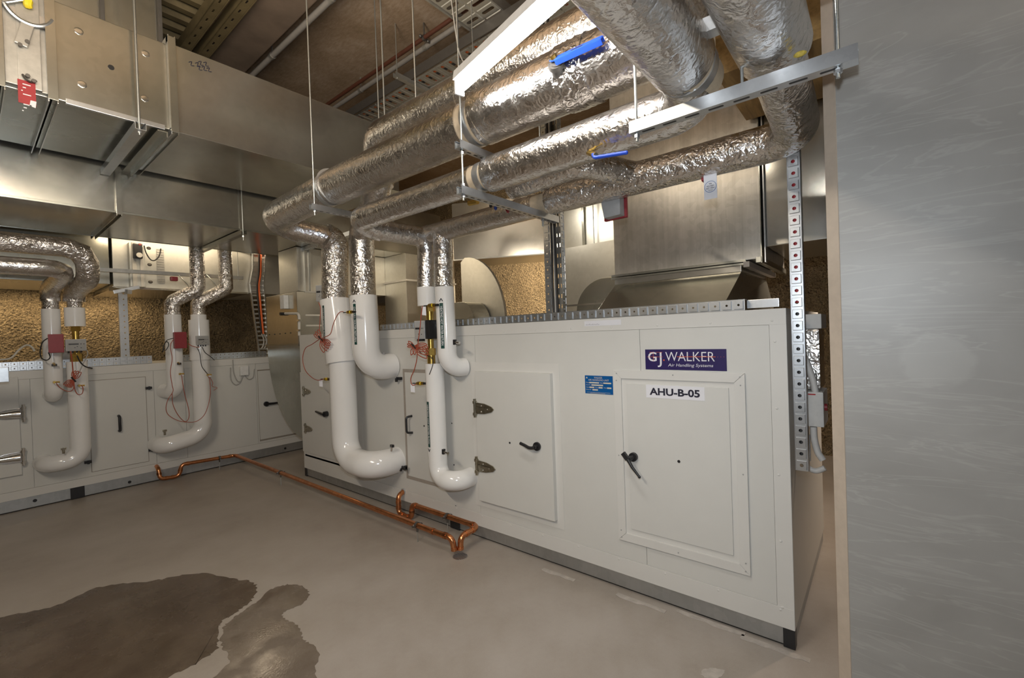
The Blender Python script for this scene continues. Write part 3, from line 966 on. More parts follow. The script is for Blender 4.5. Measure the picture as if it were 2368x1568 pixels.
pipe_part('white_jacket', route([(XD, d1b.y, z_s2 + 0.02), (XD, d1b.y, Zc1), (XD, ye1, Zc1), (XF, ye1, Zc1)], [0, 0.2, 0.15, 0], 10), 0.12, 'pvc', r1, 36, 0.1)

r2 = thing('insulated_pipe', 'highest foil pipe of the rack, feeding the white drop marked chilled water return', 'pipe', (2.02, 2.0, 3.1))
XR, ZR = 2.02, 3.1
yr = at(872, 318, Z=ZR).y
pipe_part('foil_run', route([(XR, 0.4, ZR), (XR, yr, ZR), (XR + 0.1, yr + 0.18, ZR - 0.28)], 0.12, 3), 0.118, 'foil', r2, 32, 0.05, 0.006)
pipe_part('foil_offset', route([(XR + 0.08, yr + 0.12, ZR - 0.2), (XR + 0.12, yr + 0.3, 2.66), (XD, Y2d, 2.56), (XD, Y2d, 2.3)], 0.12, 5), 0.108, 'foil', r2, 30)
z0 = at(843, 684, X=XD).z
pipe_part('foil_drop', [vert(d2t, 2.5), vert(d2t, z0)], 0.108, 'foil_mid', r2, 30, 0.03, 0.012)
Zc2 = at(880, 852, X=XD).z
pipe_part('white_jacket', route([vert(d2t, z0), (XD, d2b.y, Zc2 + 0.4), (XD, d2b.y, Zc2), (XF, d2b.y - 0.02, Zc2)], [0, 0, 0.17, 0], 10), 0.117, 'pvc', r2, 36, 0.1)

r3 = thing('insulated_pipe', 'front foil pipe with the small blue lever, feeding the slim brass fitted drop', 'pipe', (XB_, 2.0, ZBr))
yB_r = 0.505 / 0.875 * (2.475 - 1.6)
pipe_part('foil_run', route([(-0.1, yB_r, 2.50), (1.55, yB_r, 2.50), (XB_ + 0.0, yB_r + 0.02, ZBr), (XB_, YT - 0.045, ZBr)], [0, 0, 0.17, 0], 8), [0.105] * 0 or 0.092, 'foil', r3, 32, 0.05, 0.008)
pipe_part('foil_crosspiece', [(-0.1, yB_r, 2.505), (1.555, yB_r, 2.505), (1.57, yB_r, 2.505)], 0.108, 'foil', r3, 32, 0.06, 0.006)
yBe = Y3d + 0.12
pipe_part('foil_run', route([(XB_, YT + 0.06, ZBr), (XB_, yBe, ZBr), (XB_ + 0.2, yBe - 0.02, ZBr - 0.05)], 0.1), 0.08, 'foil', r3, 30, 0.05, 0.006)
MB().tube([(XB_, YT - 0.05, ZBr), (XB_, YT + 0.07, ZBr)], 0.074, 28).build('saddle_block', 'foam', r3, smooth=True)
MB().ring((XB_, YT - 0.02, ZBr), (XB_, YT + 0.02, ZBr), 0.075, 0.079, 28).build('saddle_strap', 'zinc', r3, smooth=True)
MB().tube([(XB_, YT - 0.062, ZBr), (XB_, YT - 0.046, ZBr)], [0.091, 0.076], 28).build('insulation_end', 'foam', r3)
z3a, z3b, z3c = at(985, 665, X=XH).z, at(985, 708, X=XH).z, at(1000, 840, X=XH).z
pipe_part('foil_branch', route([(XB_ + 0.12, yBe - 0.01, ZBr - 0.04), (XH, Y3d, 2.40), vert(d3t, z3a)], 0.1, 6), 0.077, 'foil', r3, 26, 0.03, 0.012)
pipe_part('jacket_sleeve', [vert(d3t, z3a), vert(d3t, z3b)], 0.078, 'pvc', r3, 30)
Zc3 = at(1040, 1110, X=XH).z
ye3 = at(1104, 1108, X=XF).y + 0.072
pipe_part('white_jacket', route([(XH, d3b.y, z3c), (XH, d3b.y, Zc3), (XH - 0.02, ye3, Zc3), (XF, ye3, Zc3)], [0, 0.13, 0.1, 0], 10), 0.075, 'pvc', r3, 34, 0.1)
# meter body between sleeves
ax = lambda z: Vector((XH, d3t.y + (d3b.y - d3t.y) * 0.4, z))
zz = [z3b, z3b - (z3b - z3c) * 0.1, z3b - (z3b - z3c) * 0.28, z3b - (z3b - z3c) * 0.5, z3b - (z3b - z3c) * 0.74, z3b - (z3b - z3c) * 0.86, z3c]
mb = MB()
mb.tube([ax(zz[0] + 0.01), ax(zz[1])], 0.042, 6)
mb.tube([ax(zz[1]), ax(zz[2]), ax(zz[4])], [0.034, 0.026, 0.024], 16)
mb.tube([ax(zz[4]), ax(zz[5])], 0.04, 6)
mb.tube([ax(zz[5]), ax(zz[6] - 0.01)], 0.032, 14)
mb.build('brass_meter_body', 'brass', r3, smooth=True)

r4 = thing('insulated_pipe', 'rear crumpled foil pipe feeding the white drop marked heating hot water return', 'pipe', (XH, 1.5, 2.42))
ZD = 2.44
yD_r = at(1842, 300, Z=ZD).y
pipe_part('foil_run', route([(0.9, yD_r - 0.015, 2.525), (1.75, yD_r - 0.01, 2.50), (XH, yD_r + 0.0, ZD), (XH, YT - 0.05, ZD)], [0, 0.3, 0.14, 0], 8), 0.086, 'foil_crumpled', r4, 32, 0.04, 0.02)
pipe_part('foil_crosspiece', [(-0.1, yD_r - 0.015, 2.525), (1.72, yD_r - 0.012, 2.51)], 0.108, 'foil', r4, 32, 0.06, 0.006)
pipe_part('foil_run', [(XH, YT + 0.06, ZD - 0.01), (XH, Y4d + 0.24, ZD - 0.02)], 0.077, 'foil', r4, 28, 0.05, 0.012)
MB().tube([(XH, YT - 0.06, ZD), (XH, YT + 0.07, ZD - 0.01)], 0.07, 28).build('saddle_block', 'foam', r4, smooth=True)
pipe_part('foil_drop', [(XH, Y4d, ZD - 0.02), vert(d4t, at(1028, 663, X=XH).z)], 0.074, 'foil_crumpled', r4, 28, 0.03, 0.03)
pipe_part('bypass_bend', route([(XH - 0.30, YT + 0.02, ZD + 0.03), (XH - 0.30, YT - 0.45, ZD + 0.05), (XH, YT - 0.62, ZD + 0.02)], 0.10, 3), 0.07, 'foil_crumpled', r4, 22, 0.04, 0.03)
Zc4 = at(1050, 852, X=XH).z
pipe_part('white_jacket', route([vert(d4t, at(1028, 664, X=XH).z), (XH, d4b.y, Zc4 + 0.3), (XH, d4b.y, Zc4), (XF, d4b.y - 0.035, Zc4)], [0, 0, 0.12, 0], 10), 0.074, 'pvc', r4, 34, 0.1)


for rr, yy, zz in ((r3, yB_r, 2.50), (r4, yD_r - 0.013, 2.515)):
    MB().tube([(1.55, yy, zz), (1.72, yy, zz - 0.005)], 0.096, 28).build('saddle_block', 'foam', rr, smooth=True)
    MB().ring((1.60, yy, zz), (1.64, yy, zz), 0.097, 0.101, 28).build('saddle_strap', 'zinc', rr, smooth=True)


def label_strip(pipe, cx, cyy, R, ang, ztop, zbot, text, up_arrow, mat='teal'):
    w = 0.030
    def mp(a, b):     # a runs down the pipe, b across to the right in view
        th = ang + (b - w / 2) / R
        return Vector((cx + (R + 0.0016) * math.cos(th), cyy + (R + 0.0016) * math.sin(th), ztop - a))
    L = ztop - zbot
    mb = MB()
    n = 4
    for i in range(n):
        b0, b1 = w * i / n, w * (i + 1) / n
        q = []
        for rr in (0.0, 0.001):
            for a, b in ((0, b0), (0, b1), (L, b1), (L, b0)):
                th = ang + (b - w / 2) / R
                q.append(Vector((cx + (R - 0.0002 + rr) * math.cos(th), cyy + (R - 0.0002 + rr) * math.sin(th), ztop - a)))
        mb.hexa(q)
    s = mb.build('flow_label', mat, pipe)
    s['label'] = 'dark strip label with white lettering'
    text_mb(text, (0, 0, 0), (1, 0, 0), (0, 1, 0), L * 0.86, w * 0.62, 0.012, lambda a, b: mp(a + L * 0.07, b + w * 0.19)).build('lettering', 'paper', s)
    mb = MB()
    z0 = -0.035 if up_arrow else L + 0.035
    dz = 0.022 if up_arrow else -0.022
    for sgn in (-1, 1):
        mb.bar(mp(z0, w / 2), mp(z0 + dz, w / 2 + sgn * 0.013), 0.006, 0.0012, (math.cos(ang), math.sin(ang), 0))
    mb.build('arrow_mark', 'ink', s)


def strip_ang(cx, cyy, R, px, py):
    """bearing of the pipe's surface point seen at a photo point"""
    best = None
    for k in range(720):
        th = -PI + 2 * PI * k / 720
        p = Vector((cx + R * math.cos(th), cyy + R * math.sin(th), 0))
        if (Vector((cx, cyy, 0)) - p).dot(Vector((p.x, p.y, 0))) < 0: continue
        q = Vector((p.x, p.y, at(px, py, X=cx).z)) - Vector((0, 0, EYE))
        u = W_PX / 2 + F_PX * q.dot(RIGHT) / q.dot(FWD)
        if best is None or abs(u - px) < best[0]: best = (abs(u - px), th)
    return best[1]


label_strip(r2, XD, (d2t.y + d2b.y) / 2, 0.1175, strip_ang(XD, (d2t.y + d2b.y) / 2, 0.1175, 821, 750), at(821, 703, X=XD - 0.1).z, at(826, 797, X=XD - 0.1).z, 'CHILLED WATER RETURN', True)
label_strip(r4, XH, (d4t.y + d4b.y) / 2, 0.0745, strip_ang(XH, (d4t.y + d4b.y) / 2, 0.0745, 1022, 750), at(1021, 701, X=XH - 0.06).z, at(1026, 806, X=XH - 0.06).z, 'HEATING HOT WATER RETURN', True)
label_strip(r3, XH, d3b.y, 0.0755, strip_ang(XH, d3b.y, 0.0755, 991, 985), at(988, 928, X=XH - 0.06).z, at(994, 1033, X=XH - 0.06).z, 'HEATING HOT WATER FLOW', False)
label_strip(r1, XD, (d1t.y + d1b.y) / 2, 0.1435, strip_ang(XD, (d1t.y + d1b.y) / 2, 0.1435, 749, 760), at(747, 710, X=XD - 0.05).z, at(751, 790, X=XD - 0.05).z, 'CHILLED WATER FLOW', False)

# crumpled valve wrap on the chilled run
yv = at(1320, 200, X=XA - 0.09).y
pipe_part('valve_wrap', [(XA, yv + 0.075, ZA + 0.01), (XA, yv - 0.075, ZA + 0.01)], 0.144, 'foil_crumpled', r1, 36, 0.012, 0.04)

# lever valves
def lever_valve(label, base, p0, p1, width, flat_up):
    t = thing('valve_lever', label, 'valve lever', base)
    base, p0, p1 = vec(base), vec(p0), vec(p1)
    d = (p1 - p0).normalized(); u = vec(flat_up); s = d.cross(u).normalized()
    MB().cyl(base, p0 - u * 0.01, 0.026, 16).cyl(base + (p0 - base) * 0.45, base + (p0 - base) * 0.75, 0.034, 20).build('valve_stem', 'dark_steel', t, smooth=True)
    L = (p1 - p0).length
    w = width
    pr = []
    for a, b in ((-0.12, 0.0), (-0.06, 0.35), (0.02, 0.5), (0.5, 0.5), (0.97, 0.42), (1.0, 0.3), (1.0, -0.3), (0.97, -0.42), (0.5, -0.5), (0.02, -0.5), (-0.06, -0.35)):
        pr.append(p0 + d * a * L + s * b * w)
    h = MB().prism(pr, u * 0.006)
    for k in (-1, 1):
        h.bar(p0 + d * 0.02 * L + s * k * w * 0.48 - u * 0.008, p1 + s * k * w * 0.40 - u * 0.008, 0.004, 0.022, u)
    h.build('lever', 'blue', t, bevel=0.0015)
    MB().cyl(p0 + u * 0.006, p0 + u * 0.018, 0.015, 12).build('lever_nut', 'brass', t, smooth=True)
    c = p0 + d * 0.5 * L + u * 0.0062
    MB().bar(c - d * 0.026, c + d * 0.026, 0.011, 0.0016, u).build('lever_slot', 'black', t, bevel=0.0004)
    return t


lever_valve('large blue lever on the side of the thick foil pipe beside the lit tube', at(1291, 172, X=1.67), at(1283, 138, X=1.615), at(1392, 88, X=1.615), 0.036, (-0.75, 0.1, 0.65))
bl0 = at(1352, 358, X=XB_ - 0.07); bl1 = at(1378, 360, X=XB_ - 0.10); bl2 = at(1448, 353, X=XB_ - 0.10)
t = thing('valve_lever', 'small blue looped lever under the front foil pipe near the cut insulation', 'valve lever', bl0)
MB().cyl(bl0 + Vector((0.03, 0, 0.02)), bl1, 0.012, 12).build('valve_stem', 'brass', t, smooth=True)
MB().tube(route([bl1 + Vector((0, 0.012, 0.012)), bl1 + Vector((0, 0.014, -0.006)), bl1 + Vector((-0.01, -0.02, -0.014)), bl2], 0.02, 4), 0.008, 10).sphere(bl2, 0.0085).build('lever', 'blue', t, smooth=True)

# ------------------------------------------------------------------ struts and hangers
def strut_profile(w=0.041, h=0.041, t=0.0025):
    a, b = w / 2, h / 2
    return [(-a, -b), (a, -b), (a, b), (a - 0.009, b), (a - 0.009, b - t), (a - t, b - t), (a - t, -b + t), (-a + t, -b + t), (-a + t, b - t), (-a + 0.009, b - t), (-a + 0.009, b), (-a, b)]


def strut(parent, p, q, mat='zinc', w=0.041, h=0.041, slots=True, up=(0, 0, 1), pitch=0.05, sl=0.014):
    p, q = vec(p), vec(q)
    mb = MB().extr(strut_profile(w, h), p, q, up)
    if slots:
        mb.cur = 1
        d, s, u = frame_for(q - p, up)
        n = int((q - p).length / pitch)
        for k in range(n):
            c = p + d * (pitch * (k + 0.5) + ((q - p).length - n * pitch) / 2) - u * (h / 2 + 0.0003)
            prof = [(-sl, -0.003), (-sl + 0.003, -0.006), (sl - 0.003, -0.006), (sl, -0.003), (sl, 0.003), (sl - 0.003, 0.006), (-sl + 0.003, 0.006), (-sl, 0.003)]
            mb.prism([c + d * a + s * b for a, b in prof], u * 0.0008)
    return mb.build('strut', [mat, 'black'], parent)


def rod(parent, x, y, z0, z1, r=0.0055, nuts=()):
    o = MB().cyl((x, y, z0), (x, y, z1), r, 10).build('threaded_rod', 'rod', parent, smooth=True)
    for z in nuts:
        MB().cyl((x, y, z - 0.006), (x, y, z + 0.006), 0.011, 6).build('nut', 'zinc', o)
    return o


zu, zl = 2.596, 2.363
tz = thing('trapeze_hanger', 'two tier strut hanger below the tube light carrying foil pipes on both levels', 'pipe hanger', (2.0, YT, zl))
strut(tz, (1.635, YT, zl - 0.012), (2.53, YT, zl - 0.012))
strut(tz, (1.635, YT, zu - 0.012), (2.45, YT, zu - 0.012))
rod(tz, 1.665, YT, zl - 0.06, CEIL, 0.0055, (zl - 0.04, zu - 0.05, zl + 0.02))
rod(tz, 2.37, YT, zl - 0.08, CEIL, 0.0055, (zl - 0.04, zu - 0.05))
tz = thing('trapeze_hanger', 'single strut hanger at the far end of the thick foil pipe', 'pipe hanger', (2.0, YT2, zu))
strut(tz, (1.635, YT2, zu - 0.012), (2.35, YT2, zu - 0.012))
rod(tz, 1.665, YT2, zu - 0.07, CEIL, 0.0055, (zu - 0.04,))
rod(tz, 2.25, YT2, zu - 0.07, CEIL, 0.0055, (zu - 0.04,))
XS = 1.62; zs = EYE + XS / 2.145
a, b = at(1460, 300, X=XS), at(1985, 130, X=XS)
tz = thing('trapeze_hanger', 'bright slotted strut hanger in front of the concrete pier carrying two foil pipes', 'pipe hanger', (XS, 0.4, zs))
strut(tz, (XS, b.y, zs), (XS, a.y, zs), 'zinc', 0.043, 0.043, True, (0, 0, 1), 0.078, 0.024)
ry = at(1935, 60, X=XS).y
rod(tz, XS, ry, zs - 0.05, CEIL, 0.0058, (zs - 0.032,))
rod(tz, XS, at(1470, 220, X=XS).y, zs - 0.05, CEIL, 0.0055, (zs - 0.032,))
rod(tz, XS, at(1715, 150, X=XS).y, zs + 0.0, zs + 0.4, 0.005, ())
a, b = at(1585, 84, X=1.50), at(1690, 46, X=1.50)
tz = thing('trapeze_hanger', 'upper strut glimpsed between the two big foil pipes above the bright slotted strut', 'pipe hanger', (1.5, 0.4, a.z))
zq = (a.z + b.z) / 2 - 0.0
strut(tz, (1.5, -0.05, zq), (1.5, 0.56, zq), 'zinc', 0.045, 0.045, False)
rod(tz, 1.5, -0.02, zq - 0.04, CEIL); rod(tz, 1.5, 0.54, zq - 0.04, CEIL)

# duct underside glimpsed between the two top pipes, warm light painted in as brown
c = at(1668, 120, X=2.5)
tag(MB().box((2.45, 0.16, c.z - 0.14), (3.1, 0.62, c.z + 0.25)).build('duct_underside', 'duct_brown', None, bevel=0.004), 'duct underside, warm light painted brown, seen between the two big foil pipes at top right', 'board')
tag(MB().sphere(at(1633, 130, X=2.0), 0.011, 8, 6, (0.7, 1.5, 1.0)).build('insulation_tuft', 'yellow_foam', None), 'yellow tuft of insulation beside the left of the two big top pipes', 'insulation')
tag(MB().sphere(at(1850, 125, X=1.62), 0.011, 8, 6, (0.7, 1.6, 0.8)).build('insulation_tuft', 'yellow_foam', None), 'yellow tuft of insulation beside the right of the two big top pipes', 'insulation')

# ------------------------------------------------------------------ tube light on wires
zt = 2.78
ta, tb = at(1064, 202, Z=zt), at(1292, -2, Z=zt)
td = (tb - ta).normalized()
tl = thing('fluorescent_light', 'bare fluorescent tube batten glowing white above the foil pipes', 'light', ta)
te = ta + td * 1.24
M['tube_glow'] = emit('lit_fluorescent_tube', (1.0, 0.97, 0.92), 78.0)
MB().cyl(ta + td * 0.0, te, 0.024, 20).build('tube', M['tube_glow'], tl, smooth=True)
MB().extr([(-0.034, 0.03), (0.034, 0.03), (0.026, 0.075), (-0.026, 0.075)], ta - td * 0.012, te + td * 0.012, (0, 0, 1)).build('batten', 'white_plastic', tl, bevel=0.003)
for p in (ta, te):
    s = 1 if p is te else -1
    MB().bar(p + td * s * 0.002, p + td * s * 0.014, 0.05, 0.07, (0, 0, 1)).build('end_cap', 'white_plastic', tl, bevel=0.004)
for k in (0.12, 1.1):
    p = ta + td * k + Vector((0, 0, 0.075))
    MB().cyl(p, (p.x, p.y, CEIL), 0.002, 6).build('suspension_wire', 'rod', tl)
pw = [at(1044, 0, X=1.9), at(1052, 60, X=1.75), at(1062, 120, X=1.65), ta + Vector((0.02, -0.03, 0.085))]
tag(MB().tube(spline(pw), 0.004, 8).build('power_cord', 'wire_grey', None, smooth=True), 'thin grey flex dropping from the ceiling to the end of the lit tube', 'cord')

# ------------------------------------------------------------------ ducts at the upper left
def seams_on(mb_list): pass


UYF, UYB = 3.95, 5.02
uz0 = at(423, 309, Y=UYF).z; uz1 = at(410, 100, Y=UYF).z
ux = lambda px, py: at(px, py, Y=UYF).x
ud = thing('air_duct', 'upper big rectangular galvanised duct at left with damper and red label', 'duct', (1.2, UYF, uz0))
xa, xb, xc = ux(122, 234), ux(402, 305), 3.0
MB().box((xb + 0.004, UYF, uz0), (xc, UYB, uz1 - 0.02)).build('duct_section', 'galv', ud, bevel=0.004)
MB().box((xa + 0.004, UYF + 0.015, uz0 + 0.01), (xb - 0.004, UYB, uz1 - 0.03)).build('duct_section', 'galv_dark', ud, bevel=0.004)
x00 = ux(4, 200)
MB().box((x00, UYF + 0.03, uz0 + 0.01), (xa - 0.004, UYB, uz1 - 0.02)).build('duct_section', 'galv_dark', ud, bevel=0.004)
MB().box((x00 - 1.6, UYF + 0.0, uz0 + 0.01), (x00 - 0.02, UYB, uz1 - 0.02)).build('duct_section', 'galv_dark', ud, bevel=0.004)
for x in (xa, xb, x00 - 0.01):
    w = 0.02
    for dx in (-w, w):
        mb = MB()
        a, b = x + dx - 0.003, x + dx + 0.003
        mb.box((a, UYF - 0.035, uz0 - 0.035), (b, UYB + 0.03, uz0 + 0.012)).box((a, UYF - 0.035, uz0 + 0.0), (b, UYF + 0.012, uz1 + 0.02)).box((a, UYF - 0.03, uz1 - 0.03), (b, UYB + 0.03, uz1 + 0.02))
        mb.build('flange', 'zinc' if dx < 0 else 'galv', ud, bevel=0.001)
    MB().bar((x, UYF - 0.037, uz0 - 0.02), (x, UYF - 0.037, uz1 + 0.01), 0.046, 0.006, (0, 1, 0)).build('flange_cleat', 'galv_dark', ud, bevel=0.001)
MB().box((xa + 0.06, UYF + 0.006, uz0 - 0.004), (xb - 0.05, UYF + 0.03, uz0 + 0.03)).build('corner_seam', 'zinc', ud, bevel=0.003)
MB().box((xb + 0.03, UYF - 0.006, uz0 - 0.002), (xc, UYF + 0.02, uz0 + 0.012)).build('corner_seam', 'galv', ud, bevel=0.002)
c = at(257, 156, Y=UYF + 0.015)
MB().cyl(c, c + Vector((0, -0.002, 0)), 0.017, 14).build('test_hole', 'black', ud)
mb = MB()
for px, py in ((182, 72), (190, 195), (335, 228), (337, 124)):
    c = at(px, py, Y=UYF + 0.015); mb.sphere(c, 0.024, 12, 6, (1, 0.1, 1))
mb.build('dimple', 'galv', ud, smooth=True)
# pen marks near the flange
mb = MB()
for k, (px, py) in enumerate([(436, 144), (451, 146), (458, 143), (470, 145), (466, 155), (477, 158), (455, 154)]):
    c = at(px, py, Y=UYF - 0.001); mb.tube(spline([c, c + Vector((0.02, 0, 0.012)), c + Vector((0.015, 0, -0.016)), c + Vector((0.035, 0, -0.012))], 4), 0.0025, 6)
mb.build('pen_marks', 'ink', ud)
# damper plate with quadrant, on the leftmost section
x1_, x2_ = ux(8, 200), ux(112, 200)
dp = MB().box((x1_, UYF + 0.0, uz0 + 0.02), (x2_, UYF + 0.032, uz1 - 0.01)).build('damper_plate', 'tray_paint', ud, bevel=0.004)
dp['label'] = 'pale damper plate with a quadrant lever and red label'
MB().box((x1_ + 0.06, UYF - 0.02, uz0 + 0.02), (x1_ + 0.16, UYF + 0.002, uz1 - 0.02)).box((x2_ - 0.18, UYF - 0.015, uz0 + 0.02), (x2_ - 0.1, UYF + 0.002, uz1 - 0.02)).build('plate_rib', 'tray_paint', dp, bevel=0.004)
mb = MB()
qc = at(66, 12, Y=UYF - 0.03)
mb.tube([qc + Vector((0.105 * math.cos(a), 0, 0.115 * math.sin(a))) for a in [math.radians(200 + 140 * k / 14) for k in range(15)]], 0.013, 8)
mb.tube([qc + Vector((-0.1, 0, -0.04)), qc + Vector((0.0, -0.01, 0.03))], 0.008, 8)
mb.prism([qc + Vector((0.092 * math.cos(a), 0.012, 0.1 * math.sin(a))) for a in [math.radians(200 + 140 * k / 10) for k in range(11)]], (0, 0.004, 0))
mb.build('quadrant', 'zinc', dp, smooth=True)
c = at(60, 82, Y=UYF - 0.03)
MB().bar(at(66, 50, Y=UYF - 0.03), at(48, 104, Y=UYF - 0.03), 0.055, 0.014, (0, 1, 0)).build('quadrant_arm', 'tray_paint', dp, bevel=0.004)
mb = MB()
for px, py in ((46, 104), (63, 97), (64, 176), (78, 188)):
    c = at(px, py, Y=UYF - 0.036); mb.cyl(c, c + Vector((0, -0.012, 0)), 0.011, 8)
mb.build('bolts', 'dark_steel', dp)
MB().tube(spline([at(52, 172, Y=UYF - 0.03), at(62, 184, Y=UYF - 0.04), at(74, 190, Y=UYF - 0.03), at(84, 186, Y=UYF - 0.03)]), 0.006, 6).build('clip_wire', 'dark_steel', dp)
q0, q1 = at(40, 182, Y=UYF - 0.02), at(84, 247, Y=UYF - 0.02)
s_ = MB().box((q0.x, UYF - 0.024, q1.z), (q1.x, UYF - 0.021, q0.z)).build('red_label', 'red_label', dp)
mb = MB()
for k in range(9):
    z = q0.z - 0.02 - k * 0.02
    if k in (4, 5): continue
    mb.box((q0.x + 0.02, UYF - 0.0245, z), (q1.x - 0.02 - 0.02 * (k % 3), UYF - 0.0238, z - 0.006))
z = q0.z - 0.11
mb.prism([(q0.x + 0.05, UYF - 0.0245, z), (q0.x + 0.075, UYF - 0.0245, z), (q0.x + 0.07, UYF - 0.0245, z - 0.04), (q0.x + 0.045, UYF - 0.0245, z - 0.035)], (0, 0.0006, 0))
mb.build('label_print', 'paper', s_)
MB().tube(spline([at(66, 0, Y=UYF - 0.04), at(64, 10, Y=UYF - 0.04), at(66, 16, Y=UYF - 0.03)]), 0.02, 8).build('yellow_tie', 'yellow', dp, smooth=True)

# duct support struts under the upper duct
def duct_support(label, px, py, yb, rods=True, mat='zinc'):
    p = at(px, py, Y=UYF - 0.06)
    t = thing('duct_support', label, 'duct support', (p.x, UYF, p.z))
    z = uz0 - 0.06
    x = at(px, py, Y=UYF - 0.06).x
    strut(t, (x, UYF - 0.09, z), (x, yb, z), mat, 0.06, 0.05, False)
    if rods:
        rod(t, x, UYF - 0.05, z - 0.05, CEIL, 0.0075, (z - 0.03,))
    return t


duct_support('strut and long rod holding up the upper duct left of its flange', 323, 290, UYB + 0.06)
p = at(396, 320, Y=UYF)
t = thing('duct_support', 'dark angle strut under the upper duct at its flange', 'duct support', (p.x, UYF, uz0))
MB().extr([(-0.03, 0.02), (0.03, 0.02), (0.03, -0.02), (0.022, -0.02), (0.022, 0.012), (-0.03, 0.012)], (xb - 0.07, UYF - 0.02, uz0 - 0.045), (xb - 0.07, UYB + 0.02, uz0 - 0.045), (0, 0, 1)).build('angle', 'galv_dark', t, bevel=0.001)

# duct above and behind
t = thing('air_duct', 'dim duct above and behind the upper left duct, at the top edge', 'duct', (0.6, 4.2, 4.2))
pz = at(300, 60, Y=5.0)
xr_ = at(367, 60, Y=4.16).x
MB().box((-2.4, 4.16, uz1 + 0.02), (xr_ - 0.01, 5.2, CEIL - 0.03)).build('duct_body', 'galv', t, bevel=0.004)
for px in (235, 367):
    x = at(px, 40, Y=4.16).x
    MB().box((x - 0.012, 4.12, uz1 + 0.015), (x + 0.012, 5.24, CEIL - 0.02)).build('flange', 'dark_steel', t, bevel=0.002)

# lower duct
LYF, LYB = 5.1, 6.30
lz0 = at(270, 491.6, Y=LYF).z
lz1 = 3.42
ld = thing('air_duct', 'lower long galvanised duct under the upper one, reflecting the room in its face', 'duct', (1.5, LYF, lz0))
xj = at(274, 480, Y=LYF).x
MB().box((-2.6, LYF, lz0), (xj - 0.004, LYB, lz1)).build('duct_section', 'galv', ld, bevel=0.004)
MB().box((xj + 0.004, LYF, lz0), (4.6, LYB, lz1)).build('duct_section', 'galv', ld, bevel=0.004)
for dx in (-0.016, 0.016):
    MB().box((xj + dx - 0.003, LYF - 0.03, lz0 - 0.03), (xj + dx + 0.003, LYB + 0.03, lz0 + 0.01)).box((xj + dx - 0.003, LYF - 0.03, lz0), (xj + dx + 0.003, LYF + 0.01, lz1)).build('flange', 'galv_dark', ld, bevel=0.001)
MB().box((xj - 0.02, LYF - 0.036, lz0 - 0.02), (xj + 0.02, LYF - 0.03, lz1)).build('flange_cleat', 'galv', ld, bevel=0.001)
MB().box((-2.6, LYF - 0.012, lz0 - 0.004), (4.6, LYF + 0.004, lz0 + 0.014)).build('corner_seam', 'galv_dark', ld, bevel=0.002)
MB().box((-2.6, LYB - 0.004, lz0 - 0.004), (4.6, LYB + 0.012, lz0 + 0.014)).build('corner_seam', 'galv_dark', ld, bevel=0.002)
t = thing('duct_support', 'dark strut with a short rod under the lower duct beside the far pipe elbow', 'duct support', (1.9, LYF, lz0 - 0.05))
p = at(563, 537, Y=LYF - 0.05)
strut(t, (p.x, LYF - 0.07, lz0 - 0.03), (p.x, LYB + 0.05, lz0 - 0.03), 'galv_dark', 0.05, 0.045, False)
rod(t, p.x, LYF - 0.04, lz0 - 0.11, CEIL, 0.006, (lz0 - 0.07,))
p = at(655, 592, Z=lz0 - 0.025); p2 = at(745, 562, Z=lz0 - 0.025)
t = thing('duct_support', 'grey unistrut under the lower duct just left of the foil drop', 'duct support', p)
strut(t, p, p + (p2 - p) * 2.2, 'zinc', 0.05, 0.045, True)

# ------------------------------------------------------------------ hanging pipe rack on the left: two elbows and two white drops
YP = 6.5
def PY(px, py, d=0.0): return at(px, py, Y=YP - d)

p1x, p2x = (PY(115, 740).x + PY(128, 900).x) / 2, (PY(175, 740).x + PY(181, 950).x) / 2
p3x, p4x = (PY(400, 740).x + PY(405, 880).x) / 2, (PY(462, 750).x + PY(466, 950).x) / 2
YH = 5.85
zh1 = at(150, 622, Y=YH).z; zh2 = at(150, 572, Y=YH).z

q1 = thing('insulated_pipe', 'lower of two foil pipes at far left, dropping behind the red square cover', 'pipe', (p1x, YP, 1.0))
pipe_part('foil_run', route([(-2.6, YH, zh1), (at(155, 622, Y=YH).x, YH, zh1), (p1x + 0.0, YP, zh1 - 0.13), (p1x, YP, 2.1)], [0, 0.14, 0.12, 0], 3), 0.078, 'foil', q1, 24, 0.06, 0.014)
z0 = PY(112, 715).z
pipe_part('foil_drop', [(p1x, YP, zh1 - 0.15), (p1x, YP, z0)], 0.064, 'foil_mid', q1, 24, 0.03, 0.012)
zb_ = PY(130, 915).z
pipe_part('white_jacket', route([(p1x, YP, z0), (p1x, YP, zb_), (p1x, YF, zb_)], 0.12, 9), 0.071, 'pvc', q1, 30, 0.1)

